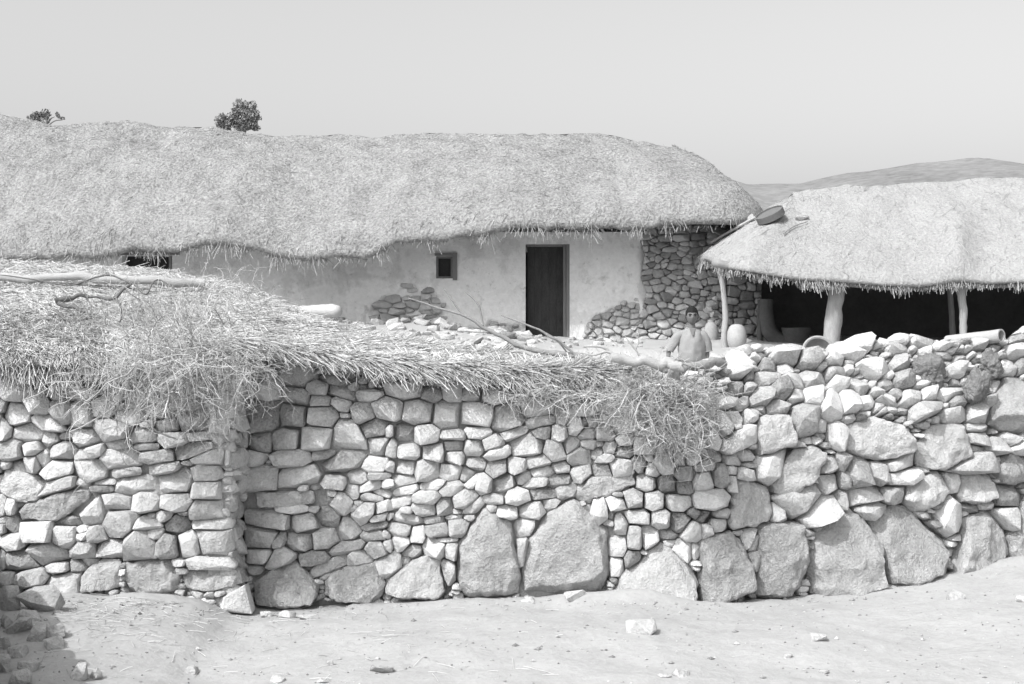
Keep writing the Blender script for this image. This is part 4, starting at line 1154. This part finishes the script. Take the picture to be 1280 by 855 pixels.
# things lying on the shed roof
def roofS_pt(px, py):
    ray = lambda Y: W(px, py, Y)
    us = np.linspace(0, m_-1, 240); ts = np.linspace(0, 1, 60)
    U, T = np.meshgrid(us, ts); P = RS.at(U.ravel(), T.ravel())
    ppx = CX+F*P[:, 0]/P[:, 1]; ppy = CY-F*(P[:, 2]-CH)/P[:, 1]
    k = np.argsort((ppx-px)**2+(ppy-py)**2)[:8]; k = k[np.argmin(P[k, 1])]
    return P[k]
c = roofS_pt(965, 272)
n = 32; rr = .225
def sieve_tf(V):
    V = np.array(V)
    nr = np.array([-.44, -.26, .86]); nr /= np.linalg.norm(nr)
    ax = np.cross([0, 1, 0], nr); ax /= np.linalg.norm(ax); ay = np.cross(nr, ax)
    return c+V[:, :1]*ax+V[:, 1:2]*ay+V[:, 2:3]*nr+nr*.02
prof = [(0, .02), (.2, .02), (.205, .0), (.222, 0), (.222, .10), (.208, .10), (.206, .075), (0, .07)]
V, Fc = lathe(prof, n)
sv = tag(obj('sieve', sieve_tf(V), Fc, None, M['basket'], None, None, sharp=40), 'round shallow sieve lying tilted on the shed roof near its left end', 'sieve')
def roof_stick(name, pts, rad, mat_, label, cat, lift=.03):
    P = smooth_path([roofS_pt(*p)+np.array([0, -.02, lift]) for p in pts], 4)
    V, Fc = tube(P, rad, 8, .1, 2); return tag(obj(name, V, Fc, None, M[mat_], None, None, sharp=50), label, cat)
roof_stick('pole', [(890, 307), (905, 297), (925, 285), (944, 275)], .022, 'log', 'pale straight pole lying up the left slope of the shed roof', 'pole', .05)
roof_stick('stick', [(979, 293), (990, 284), (1008, 277)], .009, 'bark', 'thin stick on the shed thatch right of the sieve', 'stick')
V, Fc = rock(roofS_pt(1000, 273)+np.array([0, 0, .04]), (.11, .07, .06), np.random.default_rng(2), rot=(0, -.3, 0)); tag(obj('stone', V, Fc, None, M['boulder'], None, None, sharp=40), 'flat grey stone resting on the shed roof right of the sieve', 'stone')
V, Fc = rock(roofS_pt(938, 276)+np.array([0, 0, .06]), (.05, .05, .07), np.random.default_rng(3)); tag(obj('stone', V, Fc, None, M['boulder'], None, None, sharp=40), 'small dark stone on the shed roof beside the pale pole', 'stone')
V, Fc = rock(roofS_pt(1001, 249)+np.array([0, 0, .03]), (.04, .04, .05), np.random.default_rng(6)); tag(obj('stone', V, Fc, None, M['boulder'], None, None, sharp=40), 'tiny dark stone on the ridge of the shed roof above the sieve', 'stone')
# pale log behind the low roof
mb = MB(); P = smooth_path([W(*p) for p in ((350, 390, 22.6), (380, 389, 22.2), (406, 388, 21.8), (418, 388.5, 21.6), (424, 389, 21.5))], 5); V, Fc = tube(P, np.interp(np.linspace(0, 1, len(P)), [0, .3, .7, .9, 1], [.075, .09, .1, .085, .03]), 14, .12, 3); mb.add(V, Fc, .1)
tag(mb.build('log', M['log'], None, sharp=50), 'thick pale log end lying against the farmhouse wall behind the low straw roof', 'log')

# ---------------------------------------------------------------- loose stones on the track
def ground_stone(px, py, w, h_, seed, label, mat_='stone', t=.0, group='loose stones on the track', name='loose_stone', sink=.3):
    R = np.random.default_rng(seed); p = ground_hit(px, py+h_*.35); s = p[1]/F
    V, Fc = rock((p[0], p[1]+w*s*.2, p[2]+h_*s*(.5-sink)), (w*s/2*1.05, w*s/2*.8, h_*s/2*1.15), R, rot=(R.uniform(-.15, .15), R.uniform(-.12, .12), R.uniform(-.5, .5)))
    o = obj(name, V, Fc, None, M[mat_], None, None, np.full(len(V), t*.4-.12), sharp=30)
    return tag(o, label, 'stone', group)
GS = [(803, 785, 40, 22, 'largest pale stone lying alone on the open track', .3), (722, 746, 34, 13, 'low pale stone at the foot of the broadest upright boulder', .35), (476, 837, 30, 14, 'rough broken grey clod on the track near the bottom edge', -.25),
      (239, 838, 24, 11, 'small dark edged stone on the bright track left of the broken clod', .1), (345, 850, 22, 8, 'flat stone cut by the bottom edge below the shaded corner boulder', .2), (402, 851, 18, 6, 'thin stone at the bottom edge between two other stones', .1),
      (1196, 745, 24, 13, 'grey stone on the track below the rightmost boulders', -.1), (1277, 749, 12, 12, 'white stone at the right edge of the track', .35), (1025, 798, 24, 11, 'pale flat stone on the track below the striated boulder', .3),
      (830, 845, 17, 5, 'thin pale chip at the bottom of the track beside a rounder one', .3), (856, 843, 28, 10, 'rounded pale stone near the bottom of the track, right of a thin chip', .3), (412, 829, 9, 9, 'tiny upright clod on the track above the thin bottom stone', -.1),
      (333, 768, 18, 9, 'white chip beside the foot of the hut corner', .35), (358, 768, 22, 10, 'white stone in front of the shaded corner boulder', .38), (384, 772, 26, 8, 'flat white stone right of the shaded corner boulder', .35),
      (660, 750, 20, 6, 'pale flake in front of the pointed triangular boulder', .3), (985, 820, 12, 8, 'little pale stone low on the right half of the track', .3), (1030, 840, 14, 7, 'pale flake at the bottom right of the track', .25),
      (1036, 738, 16, 10, 'small wedge of stone between two boulders at the wall foot', .1)]
for i, (px, py, w, h_, lab, t) in enumerate(GS): ground_stone(px, py, w, h_, 100+i, lab, t=t)
HEAP = [(10, 750, 26, 40, 'tall rounded stone at the left edge, top of the shaded heap'), (50, 753, 56, 32, 'broadest stone of the shaded heap, right under the hut wall'), (35, 772, 34, 16, 'flat stone on top of the shaded heap, left of the shadow edge'),
        (22, 785, 36, 22, 'grey slab in the middle of the shaded heap'), (45, 794, 25, 22, 'middle stone of the shaded heap below the grey slab'), (66, 791, 26, 20, 'blocky stone on the right flank of the shaded heap'), (66, 806, 27, 15, 'pale stone low on the right flank of the shaded heap'),
        (20, 816, 28, 16, 'pale flat stone at the lower left of the shaded heap'), (34, 834, 25, 13, 'thin stone tipped against the bottom of the shaded heap'), (25, 848, 30, 20, 'pale stone in the bottom left corner of the photograph'),
        (97, 842, 25, 22, 'square stone half in shadow at the shadow edge'), (119, 844, 15, 15, 'small pale stone just outside the shadow edge'), (4, 832, 22, 26, 'dark stone cut by the left edge near the bottom'), (5, 805, 17, 20, 'round stone cut by the left edge beside the heap'), (5, 780, 22, 18, 'dark stone at the left edge under the tall rounded one')]
for i, (px, py, w, h_, lab) in enumerate(HEAP): ground_stone(px, py, w, h_, 200+i, lab, group='stones heaped in the shaded corner', t=float(rng.normal(0, .12)), sink=.15)
# gravel and chips, too many to count
mb = MB(); R = np.random.default_rng(77)
for k in range(1700):
    if k >= 1500: px = R.uniform(300, 1300); py = interp(px, BASE)+3+abs(R.normal(0, 7))
    elif k < 1050: px = R.uniform(-30, 1310); py = R.uniform(735, 870)
    else: px = R.normal(200, 90); py = R.normal(752, 14)
    if py < interp(px, BASE)+3: continue
    p = ground_hit(px, py); s = R.uniform(.003, .009)*(1 if R.uniform() > .08 else 2.2)
    bm_v = np.array([(1, 0, 0), (-1, 0, 0), (0, 1, 0), (0, -1, 0), (0, 0, 1), (0, 0, -1)], float)*R.uniform(.6, 1.3, (6, 1))*np.array([s*1.3, s, s*.8])
    mb.add(bm_v+p+np.array([0, 0, s*.2]), [(0, 2, 4), (2, 1, 4), (1, 3, 4), (3, 0, 4), (2, 0, 5), (1, 2, 5), (3, 1, 5), (0, 3, 5)], float(np.clip(R.normal(-.28, .22), -.7, .1)))
tag(mb.build('gravel', M['stone'], None, smooth=False), kind='stuff')
# straw litter at the foot of the hut
N = 420; px = np.concatenate([rng.normal(170, 90, 300), rng.uniform(0, 700, 120)]); py = np.concatenate([rng.normal(765, 20, 300), rng.uniform(760, 850, 120)])
C = []
for a, b in zip(px, py):
    if b < interp(a, BASE)+2 or b > 853: continue
    p = ground_hit(a, b); t = rng.uniform(0, 2*math.pi); l = rng.uniform(.02, .09)
    d = np.array([math.cos(t)*l, math.sin(t)*l, rng.normal(0, .1)*l]); C.append([p+np.array([0, 0, .006])-d, p+np.array([0, 0, .009]), p+np.array([0, 0, .006])+d])
C = np.array(C); V, q = strands(C, np.full(C.shape[:2], .0016))
tag(obj('straw_litter', V, None, q, M['straw_pale'], None, None, np.repeat(rng.normal(0, .2, len(C)), 9), smooth=False), kind='stuff')

# ---------------------------------------------------------------- trees on the rise behind
def tree(px, pyc, wpx, hpx, Y, label, blobs, seed, trunk=True):
    R = np.random.default_rng(seed); s = Y/F; base = W(px, pyc+hpx, Y)
    t = thing('tree', label, 'tree', base, 'trees behind the farmhouse')
    Cc = []; 
    mb = MB()
    P = smooth_path([base+np.array([0, 0, -.3]), base+np.array([.1, 0, hpx*.3*s]), W(px, pyc+hpx*.1, Y)], 4); V, Fc = tube(P, np.linspace(.22, .1, len(P)), 8, .15); mb.add(V, Fc)
    for bx, by, br in blobs:
        P = smooth_path([W(px, pyc+hpx*.3, Y), W(px+(bx)*.5, pyc+by*.5+4, Y+R.uniform(-.4, .4)), W(px+bx, pyc+by, Y)], 4); V, Fc = tube(P, np.linspace(.1, .03, len(P)), 6, .1); mb.add(V, Fc)
    mb.build('trunk', M['bark'], t)
    pts = []
    for bx, by, br in blobs:
        n = int(1500*(br/14)**2)
        d = R.normal(size=(n, 3)); d /= np.linalg.norm(d, axis=1)[:, None]; rad = br*s*(R.uniform(.2, 1, n)**.45)*(1+.25*vnoise(d*2+bx, 1.5, 5))
        pts.append(W(px+bx, pyc+by, Y)+d*rad[:, None]*np.array([1, .9, .85]))
    pts = np.vstack(pts); n = len(pts)
    pts = pts[vnoise(pts, 1.1, 8) > -.22]; n = len(pts)
    a = R.normal(size=(n, 3)); a /= np.linalg.norm(a, axis=1)[:, None]; b = np.cross(a, R.normal(size=(n, 3))); b /= np.linalg.norm(b, axis=1)[:, None]
    L = R.uniform(.06, .15, (n, 1)); c = np.cross(a, b)*L*.12
    V = np.stack([pts-a*L, pts+b*L*.5+c, pts+a*L, pts-b*L*.5+c], 1).reshape(-1, 3); q = np.arange(n*4).reshape(-1, 4)
    obj('crown', V, None, q, M['leaf'], t, None, np.repeat(R.normal(0, .12, n), 4), smooth=False)
tree(297, 143, 60, 50, 118, 'dark bushy tree rising behind the roof ridge left of centre', [(-16, 8, 12), (-6, 2, 13), (4, -8, 12), (14, -10, 10), (16, 4, 13), (6, 10, 14), (22, 14, 8), (-18, 18, 10)], 1)
tree(58, 144, 44, 48, 118, 'low dark bush just showing over the roof ridge at far left', [(-12, 2, 8), (0, -1, 8), (10, 2, 8), (20, 6, 5), (-20, 5, 5)], 2)
# ---------------------------------------------------------------- the boy
BY = 16.6
B0 = W(864.5, 0, BY); B0 = np.array([B0[0], BY, float(ground_z(np.array([B0[0]]), np.array([BY]))[0])])
boy = thing('person', 'boy in a loose pale shirt standing behind the wall, looking at the camera', 'person', B0)
def skin_mesh(verts, edges, sub=2):
    me = bpy.data.meshes.new('tmp'); bm = bmesh.new(); lay = bm.verts.layers.skin.verify()
    vs = []
    for i, (co, r_) in enumerate(verts):
        v = bm.verts.new(co); v[lay].radius = (r_, r_) if not isinstance(r_, tuple) else r_; v[lay].use_root = (i == 0); vs.append(v)
    for a, b in edges: bm.edges.new((vs[a], vs[b]))
    bm.to_mesh(me); bm.free()
    o = bpy.data.objects.new('tmp', me); COL.objects.link(o)
    o.modifiers.new('s', 'SKIN').use_smooth_shade = True
    sb = o.modifiers.new('u', 'SUBSURF'); sb.levels = sub; sb.render_levels = sub
    dg = bpy.context.evaluated_depsgraph_get(); ev = o.evaluated_get(dg); m2 = ev.to_mesh()
    V = np.array([v.co[:] for v in m2.vertices]); Fc = [tuple(p.vertices) for p in m2.polygons]
    ev.to_mesh_clear(); bpy.data.objects.remove(o); bpy.data.meshes.remove(me)
    return V, Fc
vs = []; es = []
def nv(co, r_, to=None):
    vs.append((co, r_)); i = len(vs)-1
    if to is not None: es.append((to, i))
    return i
pel = nv((0, 0, .74), (.115, .085)); wa_ = nv((0, -.005, .86), (.10, .075), pel); ch = nv((0, 0, 1.02), (.115, .085), wa_); nb = nv((0, .005, 1.15), (.07, .055), ch); nk = nv((0, -.005, 1.21), .043, nb); nv((0, -.01, 1.28), .045, nk)
for sx, pts in ((-1, [(-.135, .0, 1.125, .046), (-.20, .0, 1.05, .04), (-.262, .01, .955, .032), (-.275, -.03, .86, .026), (-.278, -.055, .795, .021)]), (1, [(.135, .0, 1.125, .046), (.17, .01, 1.04, .04), (.185, .02, .935, .032), (.178, .0, .84, .026), (.172, -.02, .775, .021)])):
    p = ch
    for (x, y, z, r_) in pts: p = nv((x, y, z), r_, p)
    x, y, z, _ = pts[-1]
    palm = nv((x, y-.015, z-.045), (.026, .014), p)
    for k, (off, l) in enumerate(((-.021, .052), (-.007, .060), (.007, .057), (.020, .045))):
        a = nv((x+off*.6, y-.02+off*.55, z-.072), .0075, palm)
        b = nv((x+off*.75, y-.032+off*.55, z-.072-l*.5), .007, a); nv((x+off*.75, y-.024+off*.55, z-.072-l), .006, b)
    a = nv((x-sx*.024, y-.035, z-.045), .008, palm); nv((x-sx*.03, y-.05, z-.078), .007, a)
for sx in (-1, 1):
    p = pel
    for (x, y, z, r_) in ((.075, 0, .66, .075), (.085, -.012, .42, .05), (.09, .0, .28, .045), (.092, .015, .07, .03), (.094, -.04, .03, .032), (.098, -.13, .02, .024)): p = nv((sx*x, y, z), r_, p)
V, Fc = skin_mesh(vs, es)
# head
n, m = 40, 30
H = []
for i in range(m+1):
    a = math.pi*i/m
    for j in range(n):
        b = 2*math.pi*j/n; H.append((math.sin(a)*math.cos(b), math.sin(a)*math.sin(b), math.cos(a)))
H = np.array(H)
x, y, z = H[:, 0]*.072, H[:, 1]*.092, H[:, 2]*.108
low = np.clip(-z/.108, 0, 1)
x *= 1-.32*low**1.5; y = np.where(y < 0, y*(1-.06*low), y*(1-.30*low))
front = np.clip(-H[:, 1], 0, 1)
def bump(cx, cz, wx, wz): return np.exp(-((x-cx)/wx)**2-((z-cz)/wz)**2)*front**2
y = y-.020*bump(0, -.022, .012, .022)-.010*bump(0, .004, .008, .024)+.010*bump(.030, .004, .015, .011)+.010*bump(-.030, .004, .015, .011)-.005*bump(0, .022, .045, .009)-.007*bump(0, -.058, .02, .010)+.004*bump(0, -.056, .02, .003)-.010*bump(0, -.092, .02, .016)
hd = np.stack([x, y, z], -1)
HF = []
for i in range(m):
    for j in range(n): HF.append((i*n+j, (i+1)*n+j, (i+1)*n+(j+1) % n, i*n+(j+1) % n))
HC = np.array([0, -.022, 1.337])
ca, sa = math.cos(.06), math.sin(.06)
def head_tf(P): return np.stack([P[:, 0], P[:, 1]*ca-P[:, 2]*sa, P[:, 1]*sa+P[:, 2]*ca], -1)+HC
body = MB(); body.add(V+B0, Fc); body.add(head_tf(hd)+B0, HF)
for sx in (-1, 1):
    e, ef = lathe([(0, -.008), (.016, -.008), (.02, 0), (.015, .008), (0, .01)], 10)
    e = np.stack([e[:, 2]*.8, e[:, 0]*.8, e[:, 1]*1.5], -1)+np.array([sx*.074, .008, -.008]); body.add(head_tf(e)+B0, ef)
bo = body.build('body', M['skin'], boy, B0)
for sx in (-1, 1):
    e, ef = lathe([(0, -.006), (.010, -.003), (.012, 0), (.010, .003), (0, .006)], 10); e = e*np.array([1.1, 1, .9])+np.array([sx*.030, -.078, .004]); obj('eye', head_tf(e)+B0, ef, None, M['eye'], boy)
for sx in (-1, 1):
    V, Fc = tube([(sx*.012, -.092, .020), (sx*.03, -.090, .025), (sx*.046, -.078, .020)], .0042, 6); obj('eyebrow', head_tf(V)+B0, Fc, None, M['hair'], boy)
hs = H.copy(); keep = hs[:, 2] > (.40-1.2*np.clip(hs[:, 1]+.72, 0, 1.0))
hv = np.stack([x, np.stack([y], -1)[:, 0], z], -1)*np.array([1.07, 1.07, 1.07]); hv += .004*np.stack([vnoise(hv, 70, k) for k in (1, 2, 3)], -1)
hv = np.where(keep[:, None], hv, hd*.93)
obj('hair', head_tf(hv)+B0, [f for f in HF if any(keep[i] for i in f)], None, M['hair'], boy, B0)
# shirt and trousers
def loft(rings, n=28, wr=.0, seed=0, dense=True):
    V = []; Fc = []
    if len(rings) > 3 and dense:
        out = []
        for a, b in zip(rings[:-1], rings[1:]):
            for k in range(4): t = k/4; out.append(tuple(np.array(p)*(1-t)+np.array(q)*t for p, q in zip(a, b)))
        rings = out+[rings[-1]]
    for (c, rx, ry, ax, ay) in rings:
        for j in range(n):
            a = 2*math.pi*j/n; V.append(np.array(c)+rx*math.cos(a)*np.array(ax)+ry*math.sin(a)*np.array(ay))
    V = np.array(V)
    if wr: V += wr*np.stack([vnoise(V*np.array([1, 1, .5]), 16, seed+k) for k in (1, 2, 3)], -1)+wr*.6*np.stack([vnoise(V, 32, seed+k) for k in (4, 5, 6)], -1)
    for i in range(len(rings)-1):
        for j in range(n): Fc.append((i*n+j, i*n+(j+1) % n, (i+1)*n+(j+1) % n, (i+1)*n+j))
    return V, Fc
X_, Y_ = (1, 0, 0), (0, 1, 0)
mb = MB()
R_ = [((0, 0, .80), .150, .118), ((0, 0, .815), .158, .125), ((0, -.005, .87), .160, .125), ((0, -.005, .95), .162, .122), ((0, 0, 1.04), .152, .115), ((0, 0, 1.10), .146, .102), ((0, .002, 1.14), .136, .084), ((0, .004, 1.168), .105, .070), ((0, .004, 1.188), .068, .058), ((0, 0, 1.197), .06, .054)]
V, Fc = loft([(c, a, b, X_, Y_) for c, a, b in R_], 44, .013, 3); mb.add(V+B0, Fc)
def sleeve(pts, rr, seed):
    P = smooth_path(pts, 4); d = np.gradient(P, axis=0); rings = []
    for i, p in enumerate(P):
        t = d[i]/np.linalg.norm(d[i]); ay = np.array(Y_)-t*t[1]; ay /= np.linalg.norm(ay); ax = np.cross(ay, t)
        r_ = np.interp(i/(len(P)-1), np.linspace(0, 1, len(rr)), rr); rings.append((p, r_, r_*1.05, ax, ay))
    return loft(rings, 24, .009, seed, False)
V, Fc = sleeve([(-.09, 0, 1.125), (-.15, 0, 1.105), (-.205, .0, 1.035), (-.262, .008, .935)], [.05, .058, .058, .056], 5); mb.add(V+B0, Fc)
V, Fc = sleeve([(.09, 0, 1.125), (.14, 0, 1.105), (.172, .01, 1.03), (.187, .02, .925)], [.05, .057, .056, .052], 7); mb.add(V+B0, Fc)
V, Fc = tube([(.058*math.cos(a), .052*math.sin(a)+.002, 1.196-.012*max(0, -math.sin(a))) for a in np.linspace(-math.pi/2, 1.5*math.pi, 22)], .009, 8); mb.add(V+B0, Fc)
for px_, r_, zz_ in ((-.266, .060, .932), (.188, .055, .922)):
    V, Fc = tube([(px_+r_*math.cos(a), .012+r_*math.sin(a), zz_+.012*math.cos(a)) for a in np.linspace(0, 2*math.pi, 20)], .006, 6); mb.add(V+B0, Fc)
sh = mb.build('shirt', M['shirt'], boy, B0)
mb = MB()
V, Fc = loft([((0, 0, .84), .135, .105, X_, Y_), ((0, 0, .76), .148, .115, X_, Y_), ((0, 0, .68), .155, .12, X_, Y_), ((0, 0, .62), .15, .11, X_, Y_)], 28, .006, 9); mb.add(V+B0, Fc)
for sx in (-1, 1):
    V, Fc = loft([((sx*.072, 0, .68), .083, .10, X_, Y_), ((sx*.08, -.008, .45), .075, .085, X_, Y_), ((sx*.086, 0, .25), .068, .075, X_, Y_), ((sx*.09, .01, .12), .065, .072, X_, Y_)], 20, .006, 11); mb.add(V+B0, Fc)
mb.build('trousers', M['trousers'], boy, B0)
V = np.array([(-.034, -.056, 1.19), (.034, -.056, 1.19), (.006, -.112, 1.105), (-.006, -.112, 1.105), (-.034, -.066, 1.19), (.034, -.066, 1.19), (.006, -.122, 1.105), (-.006, -.122, 1.105)])
obj('neck_opening', V+B0, [(0, 1, 2, 3), (7, 6, 5, 4), (0, 4, 5, 1), (1, 5, 6, 2), (2, 6, 7, 3), (3, 7, 4, 0)], None, M['skin'], boy, B0, smooth=False)
# tin in front of him, on the wall
c = W(842, 475, 10.0); s = 10.0/F
V, Fc = lathe([(0, 0), (8.2*s, 0), (8.4*s, 1*s), (6.0*s, 19*s), (5.2*s, 19*s), (7.4*s, 1.6*s), (0, 1.5*s)], 22, c, .02, 3)
tag(obj('can', V, Fc, None, M['tin'], None, None, sharp=40), 'small dull can standing in the brush below the hanging hand of the boy', 'can')

# ---------------------------------------------------------------- light, sky, camera
wd = bpy.data.worlds.new('World'); SC.world = wd; wd.use_nodes = True
nt = wd.node_tree; bg = nt.nodes['Background']
sky = nt.nodes.new('ShaderNodeTexSky'); sky.sky_type = 'NISHITA'; sky.sun_disc = False
el = math.atan2(SZ, math.hypot(SX, SY)); az = math.atan2(SX, SY)
sky.sun_elevation = el; sky.sun_rotation = az
sky.air_density = 1.0; sky.dust_density = 5.0; sky.ozone_density = 1.0
bw = nt.nodes.new('ShaderNodeSeparateColor'); nt.links.new(sky.outputs[0], bw.inputs[0])
mx = nt.nodes.new('ShaderNodeMath'); mx.operation = 'ADD'; nt.links.new(bw.outputs[2], mx.inputs[0]); nt.links.new(bw.outputs[1], mx.inputs[1])
m2 = nt.nodes.new('ShaderNodeMath'); m2.operation = 'MULTIPLY'; m2.inputs[1].default_value = .56; nt.links.new(mx.outputs[0], m2.inputs[0]); nt.links.new(m2.outputs[0], bg.inputs['Color'])      # blue sensitive film: the sky records by its blue
bg.inputs['Strength'].default_value = SKY
sd = bpy.data.lights.new('sun', 'SUN'); sd.energy = SUN; sd.angle = math.radians(.5); sd.color = (1, 1, 1)
so = bpy.data.objects.new('sun', sd); COL.objects.link(so)
so.rotation_euler = Vector((SX, SY, SZ)).to_track_quat('Z', 'Y').to_euler()
cam = bpy.data.cameras.new('camera'); cam.sensor_width = 36; cam.lens = F/1280*36; cam.clip_end = 3000; cam.clip_start = .1
co = bpy.data.objects.new('camera', cam); COL.objects.link(co); co.location = (0, 0, CH); co.rotation_euler = (math.pi/2, 0, 0)
SC.camera = co
SC.view_settings.view_transform = 'Standard'; SC.view_settings.look = 'None'; SC.view_settings.exposure = EXPO; SC.view_settings.gamma = 1
SC.cycles.max_bounces = 6; SC.cycles.diffuse_bounces = 4
for o in SC.objects:
    for k in ('_w', '_o'):
        if k in o: del o[k]
